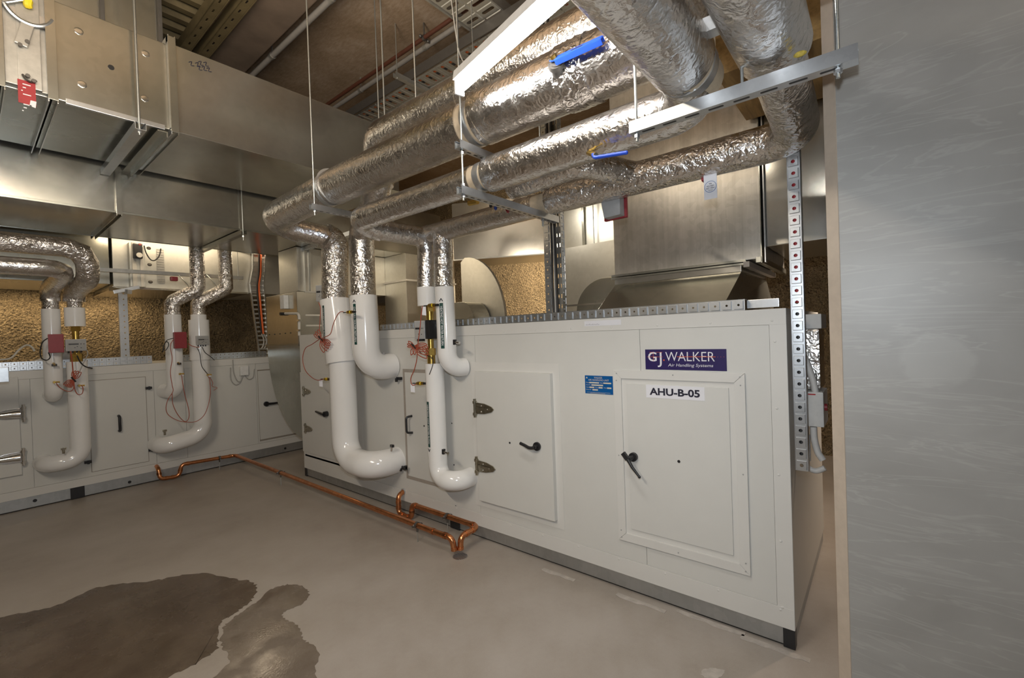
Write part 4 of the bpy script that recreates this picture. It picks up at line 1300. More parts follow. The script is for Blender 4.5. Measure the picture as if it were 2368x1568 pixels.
q2 = thing('insulated_pipe', 'upper of two foil pipes at far left, ending in a gored elbow', 'pipe', (p2x, YP, 1.0))
xe = at(200, 580, Y=YH).x
pipe_part('foil_run', route([(-2.6, YH, zh2), (xe - 0.0, YH, zh2), (xe + 0.02, YH + 0.12, zh2 - 0.27), (p2x, YP, zh2 - 0.36), (p2x, YP, 2.1)], [0, 0.15, 0.12, 0.08, 0], 2), 0.088, 'foil_mid', q2, 24, 0.06, 0.014)
z0, z1 = PY(175, 712).z, PY(175, 755).z
pipe_part('foil_drop', [(p2x, YP, zh2 - 0.4), (p2x, YP, z0)], 0.06, 'foil_mid', q2, 24, 0.03, 0.012)
pipe_part('jacket_sleeve', [(p2x, YP, z0), (p2x, YP, z1)], 0.082, 'pvc', q2, 30)
z2 = PY(178, 836).z
mb = MB().cyl((p2x, YP, z1 + 0.01), (p2x, YP, z1 - 0.05), 0.042, 6).cyl((p2x, YP, z1 - 0.05), (p2x, YP, z2 + 0.08), 0.028, 14).cyl((p2x, YP, z2 + 0.08), (p2x, YP, z2 - 0.01), 0.05, 8)
mb.build('brass_meter_body', 'brass', q2, smooth=True)
zb_ = PY(130, 1073).z
xl = at(82, 1075, Y=YP).x + 0.09
pipe_part('white_jacket', route([(p2x, YP, z2), (p2x, YP, zb_ + 0.02), (xl, YP, zb_), (xl - 0.02, YF, zb_)], [0, 0.2, 0.13, 0], 9), 0.082, 'pvc', q2, 30, 0.1)

q3 = thing('insulated_pipe', 'foil pipe with offset bend feeding the left of the middle pair of white drops', 'pipe', (p3x, YP, 1.0))
def offset_drop(parent, xdrop, topx_px, top_y, bend_py, low_py, jack_py, r):
    yt_ = 6.42
    xt = at(topx_px, 600, Y=yt_).x
    za, zb2_ = at(topx_px, bend_py, Y=yt_).z, PY(400, low_py).z
    pipe_part('foil_drop', route([(xt, yt_, 3.2), (xt, yt_, za), (xdrop, YP + 0.0, zb2_), (xdrop, YP, PY(400, jack_py).z)], [0, 0.05, 0.05, 0], 1), r, 'foil_mid', parent, 22, 0.04, 0.012)
offset_drop(q3, p3x, 455, 560, 668, 698, 728, 0.078)
z0 = PY(400, 728).z; zb_ = PY(403, 905).z
pipe_part('white_jacket', route([(p3x, YP, z0), (p3x, YP, zb_), (p3x - 0.06, YF, zb_)], 0.1, 9), 0.084, 'pvc', q3, 30, 0.1)
q4 = thing('insulated_pipe', 'foil pipe with offset bend feeding the right of the middle pair of white drops', 'pipe', (p4x, YP, 1.0))
offset_drop(q4, p4x, 520, 560, 668, 698, 728, 0.078)
z0, z1, z2 = PY(462, 728).z, PY(462, 740).z, PY(465, 832).z
pipe_part('jacket_sleeve', [(p4x, YP, z0), (p4x, YP, z1)], 0.083, 'pvc', q4, 30)
pipe_part('jacket_sleeve', [(p4x, YP, z1), (p4x, YP, z2)], 0.108, 'pvc', q4, 30)
zb_ = PY(420, 1018).z; xl = at(361, 1022, Y=YP).x + 0.08
pipe_part('white_jacket', route([(p4x, YP, z2 + 0.01), (p4x, YP, zb_ + 0.03), (xl, YP, zb_ - 0.03), (xl - 0.03, YF, zb_ - 0.03)], [0, 0.18, 0.1, 0], 9), 0.094, 'pvc', q4, 30, 0.1)

# rail behind the elbows
t = thing('trapeze_hanger', 'thin galvanised rail running behind the left pipe elbows', 'pipe hanger', at(400, 628, Y=6.6))
a, b = at(205, 622, Y=6.62), at(562, 643, Y=6.62)
strut(t, a, b, 'tray_paint', 0.041, 0.041, False)
for px in (413, 478):
    p = at(px, 636, Y=6.55); mbp = spline([p, p + Vector((0.01, -0.08, -0.05)), p + Vector((0.05, -0.12, -0.12)), p + Vector((0.1, -0.05, -0.16))])
    MB().tube(mbp, 0.006, 6).build('hook_rod', 'rod', t)
# second hanger rods at right end of rail
rod(t, at(551, 640, Y=6.62).x, 6.62, at(551, 650, Y=6.62).z, 3.6, 0.005)

# red square actuator covers and small red valve knobs
def actuator(label, px0, py0, px1, py1, parent_y):
    a, b = at(px0, py0, Y=parent_y), at(px1, py1, Y=parent_y)
    t = thing('valve_actuator', label, 'valve actuator', (a + b) / 2)
    z1, z0 = a.z, b.z
    prof = [(a.x, parent_y), (b.x, parent_y), (b.x + 0.0, parent_y + 0.06), (b.x - 0.02, parent_y + 0.09), (a.x + 0.01, parent_y + 0.09)]
    MB().prism([(x, y, z0) for x, y in prof], (0, 0, z1 - z0)).build('cover', 'red', t, bevel=0.006)
    MB().box((a.x + 0.03, parent_y + 0.09, z0 + 0.03), (b.x - 0.03, parent_y + 0.14, z1 - 0.03)).build('base', 'black', t)
    return t


actuator('square dark red actuator cover on the far left white drop', 110, 773, 149, 815, 6.32)
actuator('square dark red actuator cover on the left of the middle pair of white drops', 402, 768, 433, 805, 6.32)
for px, py, yy, lb in ((128, 666, 6.4, 'small dark red valve under the far left foil elbow'), (402, 645, 6.38, 'small dark red valve above the offset foil bend')):
    c = at(px, py, Y=yy)
    tag(MB().box(c - Vector((0.035, 0.03, 0.025)), c + Vector((0.035, 0.03, 0.025))).build('drain_valve', 'red', None, bevel=0.012), lb, 'valve')


# ------------------------------------------------------------------ heat meters
def heat_meter(label, c, R, n, w, h, d, yaw=0):
    c, R, n = vec(c), vec(R).normalized(), vec(n).normalized()
    U = Vector((0, 0, 1))
    t = thing('heat_meter', label, 'heat meter', c)
    def bx(x0, x1, y0, y1, z0, z1):
        P = lambda a, b, q: c + R * a + U * b + n * q
        return MB().hexa([P(x0, y0, z0), P(x1, y0, z0), P(x1, y1, z0), P(x0, y1, z0), P(x0, y0, z1), P(x1, y0, z1), P(x1, y1, z1), P(x0, y1, z1)])
    bx(-w / 2, w / 2, -h / 2, h / 2, -d, 0).build('housing', 'light_grey', t, bevel=0.004)
    bx(-w / 2 + .004, w / 2 - .004, -h / 2 + .004, h / 2 - .004, -0.002, 0.006).build('face', 'grey_plastic', t, bevel=0.002)
    bx(-w * .42, w * .42, -h * .42, h * .2, 0.005, 0.0075).build('face_label', 'meter_face', t)
    bx(-w * .36, w * .12, h * .03, h * .13, 0.007, 0.0085).build('display', 'black', t)
    mb = bx(w * .2, w * .26, h * .05, h * .11, 0.007, 0.0085)
    for a, b in ((w * .34, h * .05), (w * .02, -h * .16), (-w * .1, -h * .25), (w * .2, -h * .27)):
        q = bx(a, a + w * .06, b, b + h * .05, 0.007, 0.0085); mb.add(q.v, q.f)
    mb.build('buttons', 'ink', t)
    mb = MB()
    for k in range(4):
        p = c + R * (-w * .35 + k * w * .2) - U * h / 2 - n * d * .5
        mb.cyl(p, p - U * 0.018, 0.008, 8)
    mb.build('cable_gland', 'black', t)
    return t


heat_meter('grey heat meter box beside brass fittings at far left', at(176, 798, Y=6.36), (1, 0, 0), (0, -1, 0), 0.155, 0.12, 0.05)
heat_meter('grey heat meter box strapped on the thick white sleeve of the middle pair', at(469, 787, Y=6.37), (1, 0, 0), (0, -1, 0), 0.128, 0.112, 0.04)
Rm_ = Vector((0.74, -0.67, 0)); nm_ = Vector((-0.67, -0.74, 0))
heat_meter('grey heat meter box at the top left of the fattest white drop', at(740, 678, X=2.17), (0.35, -0.93, 0), (-0.93, -0.35, 0), 0.095, 0.155, 0.07)
hm = heat_meter('grey heat meter box with black back on the brass fittings of the slim white drop', at(970, 763, X=2.30), (0.35, -0.93, 0), (-0.93, -0.35, 0), 0.092, 0.145, 0.05)
c = at(996, 762, X=2.36)
MB().box(c + Vector((-0.045, -0.03, -0.075)), c + Vector((0.045, 0.012, 0.075))).build('black_backing', 'black', hm, bevel=0.008)


# temperature sensors
def sensor(label, tip, d, s=1.0, tag_=True):
    tip, d = vec(tip), vec(d).normalized()
    t = thing('temperature_sensor', label, 'temperature sensor', tip)
    MB().tube([tip, tip + d * 0.028 * s], 0.0095 * s, 10).build('black_cap', 'black', t, smooth=True)
    MB().tube([tip + d * 0.028 * s, tip + d * 0.05 * s], 0.0135 * s, 6).tube([tip + d * 0.058 * s, tip + d * 0.085 * s, tip + d * 0.098 * s], [0.016 * s, 0.015 * s, 0.008 * s], 8).build('brass_body', 'brass', t, smooth=True)
    MB().tube([tip + d * 0.05 * s, tip + d * 0.058 * s], 0.0145 * s, 10).build('yellow_band', 'yellow', t)
    MB().tube([tip + d * 0.098 * s, tip + d * 0.135 * s], 0.0045 * s, 8).build('stem', 'wire_black', t)
    if tag_:
        e = tip + d * 0.137 * s
        s2 = Vector((0.55, -0.83, 0)); mb = MB().prism([e - s2 * 0.017 + Vector((0, 0, -0.006)), e + s2 * 0.017 + Vector((0, 0, -0.006)), e + s2 * 0.019 + Vector((0, 0, -0.075)), e - s2 * 0.015 + Vector((0, 0, -0.07))], (-0.001, -0.0008, 0))
        mb.build('paper_tag', 'paper', t)
    return t


DL = Vector((-0.25, 0.96, 0))
sensor('brass temperature sensor near the top of the fattest white drop', at(822, 721, X=2.10), DL, 1.0, False)
sensor('brass temperature sensor with white tag left of the fattest white drop', at(766, 877, X=2.2), DL)
sensor('brass temperature sensor with angled white tag at the top of the brass fittings', at(1014, 705, X=2.30), DL)
sensor('brass temperature sensor with white tag at the lower left of the slim white drop', at(986, 887, X=2.33), DL)
for px, py, yy, lb in ((126, 884, 6.40, 'small brass probe on the far left white drop'), (184, 892, 6.37, 'small brass probe on the white drop below the far left meter'),
                       (416, 865, 6.41, 'small brass probe on the left of the middle pair of white drops'), (480, 867, 6.41, 'small brass probe on the right of the middle pair of white drops')):
    c = at(px, py, Y=yy)
    t = thing('temperature_sensor', lb, 'temperature sensor', c)
    MB().cyl(c + Vector((0, 0.05, 0)), c + Vector((0, -0.03, 0)), 0.013, 8).cyl(c + Vector((-0.005, -0.02, 0)), c + Vector((0.035, -0.03, 0)), 0.009, 8).build('brass_body', 'brass', t, smooth=True)
    MB().box(c + Vector((0.0, -0.032, -0.022)), c + Vector((0.03, -0.03, -0.006))).build('paper_tag', 'paper', t)


# test cocks (black cap, chrome body) on the white pipes
def cock(label, c, d1, d2, capmat='black', bodymat='chrome'):
    c, d1, d2 = vec(c), vec(d1).normalized(), vec(d2).normalized()
    t = thing('test_cock', label, 'test cock', c)
    MB().cyl(c - d1 * 0.03, c + d1 * 0.03, 0.011, 10).build('body', bodymat, t, smooth=True)
    MB().bar(c + d1 * 0.02 - d2 * 0.02, c + d1 * 0.02 + d2 * 0.02, 0.02, 0.024).build('cap', capmat, t, bevel=0.004)
    return t


cock('black capped test cock on the white elbow marked chilled water return', at(885, 823, X=2.42), (0, 0.2, 1), (0, 1, 0), 'grey_plastic')
cock('chrome test cock on top of the lowest fat white elbow', at(906, 1036, X=2.42), (0, -0.3, 1), (0, 1, 0), 'black')
cock('black test cock beside the end of the lowest fat white elbow', at(935, 1081, X=2.48), (0, -1, 0), (0, 0, 1), 'black', 'black')
cock('chrome test cock with black head on the slim white drop above its elbow', at(1030, 1046, X=2.34), (0, 0.8, 0.1), (0, 0, 1))
cock('chrome test cock with black head beside the heating return elbow', at(1056, 792, X=2.36), (0, 0.8, 0.1), (0, 0, 1))
cock('brass test cock with black head high on the far left white drop', at(125, 843, Y=6.39), (0, -1, -0.3), (1, 0, 0), 'black', 'brass')
cock('brass test cock with black head on the left of the middle pair of white drops', at(413, 840, Y=6.40), (0, -1, -0.3), (1, 0, 0), 'black', 'brass')
cock('bronze test cock on the low elbow of the middle pair', at(381, 1000, Y=6.48), (0, 0, 1), (1, 0, 0), 'bronze', 'bronze')
cock('bronze test cock on the low elbow at far left', at(147, 1042, Y=6.42), (0, 0, 1), (1, 0, 0), 'bronze', 'bronze')

# ------------------------------------------------------------------ wires
def wire(label, pts, r=0.0035, mat='wire_red', n=6):
    return tag(MB().tube(spline(pts, n), r, 8).build('sensor_wire', mat, None, smooth=True), label, 'wire')


P21 = lambda l, X: [at(a, b, X=X) for a, b in l]
P2Y = lambda l, Y: [at(a, b, Y=Y) for a, b in l]
wire('red brown wire from the top sensor of the fattest white drop into the bundle', P21([(794, 721), (786, 722), (778, 732), (770, 752), (764, 772), (750, 780), (742, 783)], 2.1))
wire('red brown wire falling from the fattest drop meter in front of its sleeve', P21([(737, 700), (741, 712), (740, 740), (739, 762), (742, 782)], 2.1))
wire('red brown wire curving from the bundle down to the lower sensor with white tag', P21([(742, 782), (722, 796), (706, 806), (700, 830), (706, 856), (720, 872), (733, 879), (745, 878)], 2.15))
wire('red brown wire from the upper heating sensor down to the bundle', P21([(977, 708), (974, 730), (971, 760), (967, 790), (966, 806)], 2.2))
wire('red brown wire hanging from the bundle to the lower heating sensor', P21([(965, 806), (964, 830), (958, 855), (950, 875), (953, 890), (962, 889)], 2.25))
wire('black tie wire hanging below the brass fittings', P21([(962, 800), (975, 818), (998, 826), (1002, 836), (999, 850), (993, 866)], 2.26, ), 0.003, 'wire_black')


def bundle(label, c, pts_fn, loops, r=0.0035, mat='wire_red'):
    t = thing('wire_bundle', label, 'wire bundle', pts_fn(*c))
    for k, l in enumerate(loops):
        MB().tube(spline([pts_fn(c[0] + a, c[1] + b) for a, b in l], 5), r, 6).build('loop', mat, t, smooth=True)
    MB().tube([pts_fn(c[0] - 5, c[1] - 6), pts_fn(c[0] + 5, c[1] + 5)], 0.008, 8).build('cable_tie', 'wire_black', t)
    return t


def fan(dx, dy, n, sp, ln):
    L = []
    for k in range(n):
        a = (k - (n - 1) / 2) * sp
        ux_, uy_ = dx * math.cos(a) - dy * math.sin(a), dx * math.sin(a) + dy * math.cos(a)
        l = ln * (0.8 + 0.07 * k)
        px_, py_ = -uy_, ux_
        L.append([(0, 0), (ux_ * l * .5 + px_ * l * .18, uy_ * l * .5 + py_ * l * .18), (ux_ * l, uy_ * l), (ux_ * l * .55 - px_ * l * .18, uy_ * l * .55 - py_ * l * .18), (0, 0)])
    return L


bundle('tied bundle of red brown wire left of the fattest white drop', (742, 784), lambda a, b: at(a, b, X=2.12), fan(-0.6, -0.8, 3, 0.35, 24) + fan(0.65, 0.75, 5, 0.25, 30))
bundle('tied bundle of red brown wire in front of the brass fittings', (957, 801), lambda a, b: at(a, b, X=2.22), fan(-0.95, -0.35, 3, 0.4, 18) + fan(0.95, 0.3, 5, 0.22, 38) + fan(-0.1, 1, 2, 0.4, 24))
bundle('tied bundle of red brown wire in front of the second white drop from the left', (170, 878), lambda a, b: at(a, b, Y=6.3), fan(0.35, -0.95, 4, 0.3, 24) + fan(-0.65, 0.75, 5, 0.2, 24))
wire('red brown wire between the far left probe and the bundle', P2Y([(130, 886), (138, 896), (150, 903), (162, 905), (170, 898), (171, 880)], 6.3))
wire('red brown loop of wire below the bundle on the second white drop from the left', P2Y([(171, 880), (173, 900), (180, 912), (190, 910), (192, 898), (188, 891)], 6.3))
wire('two core red brown wire from the far left meter to its bundle', P2Y([(163, 812), (166, 830), (168, 850), (170, 876)], 6.3), 0.005)
wire('black cable looping left of the far left red cover', P2Y([(110, 782), (98, 792), (93, 812), (96, 828), (108, 833), (116, 826), (112, 815)], 6.3), 0.005, 'wire_black')
wire('black cable below the far left meter box', P2Y([(178, 822), (186, 838), (198, 848), (214, 852)], 6.34), 0.006, 'wire_black')
wire('pale cable curling beside the far left meter box', P2Y([(200, 808), (203, 818), (198, 830), (190, 846), (182, 864)], 6.34), 0.004, 'wire_grey')
wire('long red brown wire looping far down between the middle white drops', P2Y([(400, 786), (394, 800), (398, 830), (394, 860), (398, 890), (400, 905), (388, 925), (384, 945), (390, 960), (410, 972), (430, 976), (455, 974), (475, 955), (486, 915), (485, 880), (481, 870)], 6.28))
wire('red brown wire loop hanging from the left probe of the middle pair', P2Y([(420, 867), (423, 890), (428, 915), (436, 945), (437, 965), (428, 975), (412, 960), (400, 935), (398, 910)], 6.29))
wire('black wire from the middle red cover curling left', P2Y([(401, 782), (385, 788), (378, 805), (383, 810), (390, 798), (386, 790), (378, 800), (377, 815)], 6.3), 0.004, 'wire_black')
wire('black wire from the sleeve meter down to the right probe of the middle pair', P2Y([(455, 803), (462, 818), (466, 845), (474, 858), (480, 865)], 6.32), 0.004, 'wire_black')
wire('black wire from the sleeve meter sweeping right to the tray', P2Y([(467, 802), (474, 815), (486, 824), (496, 833)], 6.34), 0.004, 'wire_black')
wire('short red wire between the middle red cover and the sleeve meter', P2Y([(434, 794), (444, 800), (456, 803), (462, 802)], 6.32), 0.004)
wire('red brown wire end kinking right of the right probe of the middle pair', P2Y([(485, 872), (492, 885), (491, 893), (502, 897), (494, 903)], 6.35), 0.003)

# ------------------------------------------------------------------ cable trays
def tray_run(label, o, u, v, n, nu, nv, c_u, c_v, back=0.04, hole=0.012, emb=0.005, mat='zinc', upright=False):
    t = thing('cable_tray', label, 'cable tray', o)
    o, u, v, n = vec(o), vec(u).normalized(), vec(v).normalized(), vec(n).normalized()
    MB().plate(o, u, v, nu, nv, c_u, c_v, hole, hole, emb, n).build('perforated_face', mat, t)
    L, H = nu * c_u, nv * c_v
    for a in ((0, L) if upright else (0, H)):
        p = o + (u if upright else v) * a - n * back / 2
        MB().bar(p, p + (v * H if upright else u * L), 0.002, back, n).build('flange', mat, t)
    return t


yA, yB = 3.8, at(1745, 708, X=2.60).y
n_ = int((yA - yB) / 0.058)
tray_run('galvanised cable tray edge running along the top front of the AHU-B-05 unit', (2.60, yA, ZT + 0.002), (0, -1, 0), (0, 0, 1), (-1, 0, 0), n_, 1, 0.058, 0.058, 0.06, 0.012, 0.010)
tag(MB().bar((2.68, yB + 0.05, ZT + 0.035), (2.68, yB - 0.1, ZT + 0.035), 0.03, 0.045).build('tray_end_piece', 'zinc', None, bevel=0.002), 'short zinc rail end poking past the right end of the top tray', 'rail')
xA, xB_r = -1.2, FY(352, 840, -0.05).x
n_ = int((xB_r - xA) / 0.06)
tray_run('two row galvanised cable tray on top of the back left unit, left stretch', (xB_r - n_ * 0.06, YF + 0.05, LZT + 0.004), (1, 0, 0), (0, 0, 1), (0, -1, 0), n_, 2, 0.06, 0.045, 0.08, 0.012)
xA2, xB2 = FY(398, 830, -0.05).x, FY(622, 818, -0.05).x
n_ = int((xB2 - xA2) / 0.05)
tray_run('two row galvanised cable tray on top of the back left unit, right stretch', (xA2, YF + 0.05, LZT + 0.004), (1, 0, 0), (0, 0, 1), (0, -1, 0), n_, 2, 0.05, 0.04, 0.08, 0.012)
# folded plastic and pale cable lying on the left tray
c = FY(70, 815, -0.2)
mb = MB()
pl = [(-0.28, 0.0), (-0.1, 0.03), (0.12, 0.09), (0.3, 0.16), (0.34, 0.02)]
mb.prism([(c.x + a, YF + 0.16, LZT + 0.001 + b * 1.5) for a, b in pl], (0, 0.25, 0.0))
tag(mb.build('plastic_sheet', 'plastic_film', None, bevel=0.02), 'crumpled pale plastic sheet lying on the left tray', 'plastic sheet')
tag(MB().tube(spline([FY(0, 832, -0.14), FY(25, 828, -0.14), FY(45, 808, -0.18), FY(62, 798, -0.2), FY(74, 803, -0.2), FY(80, 812, -0.2)]), 0.009, 8).build('pale_cable', 'conduit', None, smooth=True), 'pale cable arching over the plastic sheet at far left', 'cable')

# vertical tray before the pier
xv = 2.43
a, b = at(1836, 330, X=xv), at(1848, 1088, X=xv)
cw = 0.0535
n_ = int((a.z - b.z) / cw)
ya_ = at(1827, 640, X=xv).y
vt = tray_run('upright perforated tray beside the concrete pier, red cable behind its holes', (xv, ya_, b.z), (0, -1, 0), (0, 0, 1), (-1, 0, 0), 1, n_, 0.05, cw, 0.05, 0.016, 0.007, 'zinc', True)
MB().cyl((xv + 0.012, ya_ - 0.025, a.z), (xv + 0.012, ya_ - 0.025, at(1842, 700, X=xv).z), 0.011, 10).build('red_cable', 'red_label', vt, smooth=True)
MB().cyl((xv + 0.012, ya_ - 0.025, at(1842, 704, X=xv).z), (xv + 0.012, ya_ - 0.025, b.z + 0.05), 0.011, 10).build('black_cable', 'wire_black', vt, smooth=True)

# pair of upright trays by the far ducts
xt_ = 2.78
a, b = at(1262, 480, X=xt_), at(1268, 736, X=xt_)
tr = thing('cable_tray', 'left upright of the tray pair on the unit top, black cables inside', 'cable tray', b)
zt0, zt1 = ZT, 3.9
yq = at(1267, 600, X=xt_).y
MB().plate((xt_, yq + 0.03, zt0), (0, -1, 0), (0, 0, 1), 1, int((zt1 - zt0) / 0.06), 0.055, 0.06, 0.012, 0.012, 0.006, (-1, 0, 0)).build('perforated_face', 'zinc', tr)
MB().box((xt_, yq + 0.03, zt0), (xt_ + 0.03, yq + 0.032, zt1)).build('flange', 'zinc', tr)
for k, (dy, mt) in enumerate(((-0.04, 'wire_black'), (-0.058, 'wire_grey'), (-0.074, 'wire_black'))):
    MB().tube(spline([(xt_ - 0.005, yq + dy + random.uniform(-.006, .006), zt0 + k_ * (zt1 - zt0) / 8) for k_ in range(9)], 4), 0.009, 8).build('cable', mt, tr, smooth=True)
yq2 = at(1295, 600, X=xt_).y
tr = thing('cable_tray', 'right upright of the tray pair on the unit top, with punched slots', 'cable tray', (xt_, yq2, zt0))
MB().plate((xt_ + 0.02, yq2 + 0.045, zt0), (0, -1, 0), (0, 0, 1), 3, int((zt1 - zt0) / 0.075), 0.024, 0.075, 0.009, 0.03, 0.0, (-1, 0, 0)).build('perforated_face', 'tray_paint', tr)
MB().plate((xt_ - 0.025, yq2 - 0.03, zt0), (1, 0, 0), (0, 0, 1), 1, int((zt1 - zt0) / 0.06), 0.05, 0.06, 0.012, 0.012, 0.005, (0, 1, 0)).build('side_flange', 'zinc', tr)

# kinked cable ladder with the orange cable
YL = 7.0
cl = thing('cable_ladder', 'kinked galvanised cable ladder with orange and black cables at the back corner', 'cable ladder', at(600, 800, Y=YL))
Lp = [(584, 520), (584, 622), (578, 655), (583, 700), (600, 822)]
Rp = [(611, 520), (612, 622), (608, 655), (612, 700), (620, 822)]
lpts, rpts = [at(a, b, Y=YL) for a, b in Lp], [at(a, b, Y=YL) for a, b in Rp]
for pts in (lpts, rpts):
    mb = MB()
    for a, b in zip(pts, pts[1:]): mb.bar(a, b, 0.012, 0.05, (0, 1, 0))
    mb.build('side_rail', 'zinc', cl, bevel=0.002)
for i in range(len(lpts) - 1):
    k = max(1, int((lpts[i + 1] - lpts[i]).length / 0.062))
    for j in range(k):
        t_ = (j + 0.5) / k
        a, b = lpts[i].lerp(lpts[i + 1], t_), rpts[i].lerp(rpts[i + 1], t_)
        MB().bar(a, b, 0.022, 0.006, (0, 1, 0)).build('rung', 'galv_light', cl)
MB().tube(spline([at(a, b, Y=YL - 0.03) for a, b in ((601, 520), (603, 620), (599, 660), (602, 700), (609, 772))]), 0.014, 10).build('orange_cable', 'wire_orange', cl, smooth=True)
MB().tube(spline([at(a, b, Y=YL - 0.03) for a, b in ((597, 520), (599, 620), (595, 660), (597, 700), (605, 772))]), 0.011, 10).build('black_cable', 'wire_black', cl, smooth=True)
for dx in (0, 6):
    MB().tube(spline([at(605 + dx * .8, 772, Y=YL - 0.03), at(610 + dx, 785, Y=YL - 0.03), at(609 + dx, 798, Y=YL - 0.04), at(605 + dx, 806, Y=YL - 0.04)]), 0.01, 8).build('grey_tail', 'wire_grey', cl, smooth=True)
# slotted upright channel at the back wall
ch = thing('slotted_channel', 'upright slotted zinc channel against the tan sprayed wall', 'channel', at(287, 825, Y=7.3))
a, b = at(283, 672, Y=7.3), at(291, 828, Y=7.3)
MB().plate((a.x - 0.03, 7.3, LZT), (1, 0, 0), (0, 0, 1), 1, int((a.z - LZT + 0.1) / 0.07), 0.075, 0.07, 0.016, 0.016, 0.0, (0, -1, 0)).box((a.x - 0.045, 7.28, LZT), (a.x - 0.03, 7.34, a.z + 0.1)).build('channel_body', 'zinc', ch)

# ------------------------------------------------------------------ copper condensate drains
rc = 0.0215
cd = thing('copper_drain_pipe', 'long copper drain pipe running from the back left unit across the floor to the grate', 'copper pipe', (2.2, 4.5, 0.13))
pc = [at(362, 1078, Y=YF), at(366, 1084, Y=YF - 0.09), at(370, 1108, Y=YF - 0.12), at(414, 1101, Y=YF - 0.12), at(420, 1074, Y=YF - 0.12)]
xcc = 2.215
zc = 0.13
c_end = at(545, 1052, Y=YF - 0.12)
z_h = pc[-1].z
ptsc = [pc[0], pc[1], pc[2], pc[3], pc[4], Vector((xcc, YF - 0.14, c_end.z)), Vector((xcc, 2.60, zc)), at(1052, 1258, X=2.235), Vector((2.238, 2.452, 0.03))]
ptsc[7] = Vector((2.23, 2.47, zc - 0.005)); ptsc[8] = Vector((2.236, 2.455, 0.035))
MB().tube(dense(route(ptsc, 0.05, 5), 0.2), rc, 16).build('copper_tube', 'copper', cd, smooth=True)
mb = MB()
for i in range(1, len(ptsc) - 1):
    for j in (i - 1, i + 1):
        d = (ptsc[j] - ptsc[i]); L = d.length; d = d.normalized()
        if L > 0.11: mb.cyl(ptsc[i] + d * 0.05, ptsc[i] + d * 0.075, rc + 0.003, 16)
mb.cyl((2.236, 2.455, 0.034), (2.236, 2.456, 0.055), rc + 0.003, 16)
mb.build('solder_collar', 'copper', cd, smooth=True)
cd2 = thing('copper_drain_pipe', 'short copper drain pipe with a trap loop below the AHU-B-05 unit', 'copper pipe', (2.45, 2.8, 0.2))
k0 = FX(934, 1136); y_s = k0.y
x2 = 2.46
k1 = at(921, 1152, X=x2); k2 = at(922, 1186, X=x2); k3 = at(953, 1199, X=x2); k4 = at(963, 1170, X=x2)
k5 = at(1106, 1225, X=x2)
pts2 = [k0, Vector((x2, k1.y, k1.z + 0.02)), Vector((x2, k1.y, k2.z - 0.005)), Vector((x2, k3.y, k2.z - 0.005)), Vector((x2, k3.y, k4.z)), Vector((x2, k5.y, k4.z)), Vector((2.28, k5.y + 0.005, k4.z - 0.01)), Vector((2.272, k5.y + 0.005, 0.035))]
MB().tube(dense(route(pts2, 0.045, 5), 0.2), rc, 16).build('copper_tube', 'copper', cd2, smooth=True)
mb = MB()
for i in range(1, len(pts2) - 1):
    for j in (i - 1, i + 1):
        d = (pts2[j] - pts2[i]); L = d.length; d = d.normalized()
        if L > 0.1: mb.cyl(pts2[i] + d * 0.045, pts2[i] + d * 0.07, rc + 0.003, 16)
mb.cyl(pts2[-1] + Vector((0, 0, 0.0)), pts2[-1] + Vector((0, 0, 0.02)), rc + 0.003, 16)
mb.build('solder_collar', 'copper', cd2, smooth=True)
MB().cyl(k0 + Vector((-0.014, 0, 0)), k0 + Vector((0.0, 0, 0)), 0.028, 16).build('grey_grommet', 'grey_plastic', cd2, smooth=True)


def clamp(label, x, y, z, along):
    t = thing('pipe_clamp', label, 'pipe clamp', (x, y, 0))
    d = vec(along).normalized(); s = Vector((0, 0, 1)).cross(d).normalized()
    c = Vector((x, y, z))
    MB().ring(c - d * 0.011, c + d * 0.011, rc + 0.0005, rc + 0.004, 18).bar(c + s * (rc + 0.012) - d * 0.011, c + s * (rc + 0.012) + d * 0.011, 0.022, 0.012).bar(c - s * (rc + 0.012) - d * 0.011, c - s * (rc + 0.012) + d * 0.011, 0.022, 0.012).build('clamp_ring', 'dark_steel', t, smooth=True)
    MB().cyl(c - Vector((0, 0, rc + 0.002)), c - Vector((0, 0, rc + 0.03)), 0.008, 8).build('boss', 'dark_steel', t)
    mb = MB()
    for q in (1, -1): mb.cyl(c + s * q * (rc + 0.014) - Vector((0, 0, 0.014)), c + s * q * (rc + 0.014) + Vector((0, 0, 0.014)), 0.004, 8)
    mb.build('clamp_screw', 'zinc', t)
    MB().cyl((x, y, 0), (x, y, z - rc - 0.02), 0.004, 8).build('floor_stud', 'rod', t)
    return t


def z_on(y): return zc + (ptsc[5].z - zc) * (y - 2.60) / (ptsc[5].y - 2.60)


clamp('clamp on a floor stud near the end of the long copper pipe', xcc, 2.85, z_on(2.85), (0, 1, 0))
clamp('clamp on a floor stud under the short copper pipe near the black base cap', x2, 2.82 - 0.05, k4.z, (0, 1, 0))
yy = at(650, 1122, Z=0).y
clamp('clamp on a floor stud midway along the long copper pipe', xcc, yy, z_on(yy), (0, 1, 0))
xx = at(507, 1058, Y=YF - 0.13).x
clamp('clamp on a floor stud under the copper pipe along the back left unit', xx, YF - 0.135, pc[4].z + (c_end.z - pc[4].z) * (xx - pc[4].x) / (xcc - pc[4].x), (1, 0, 0))
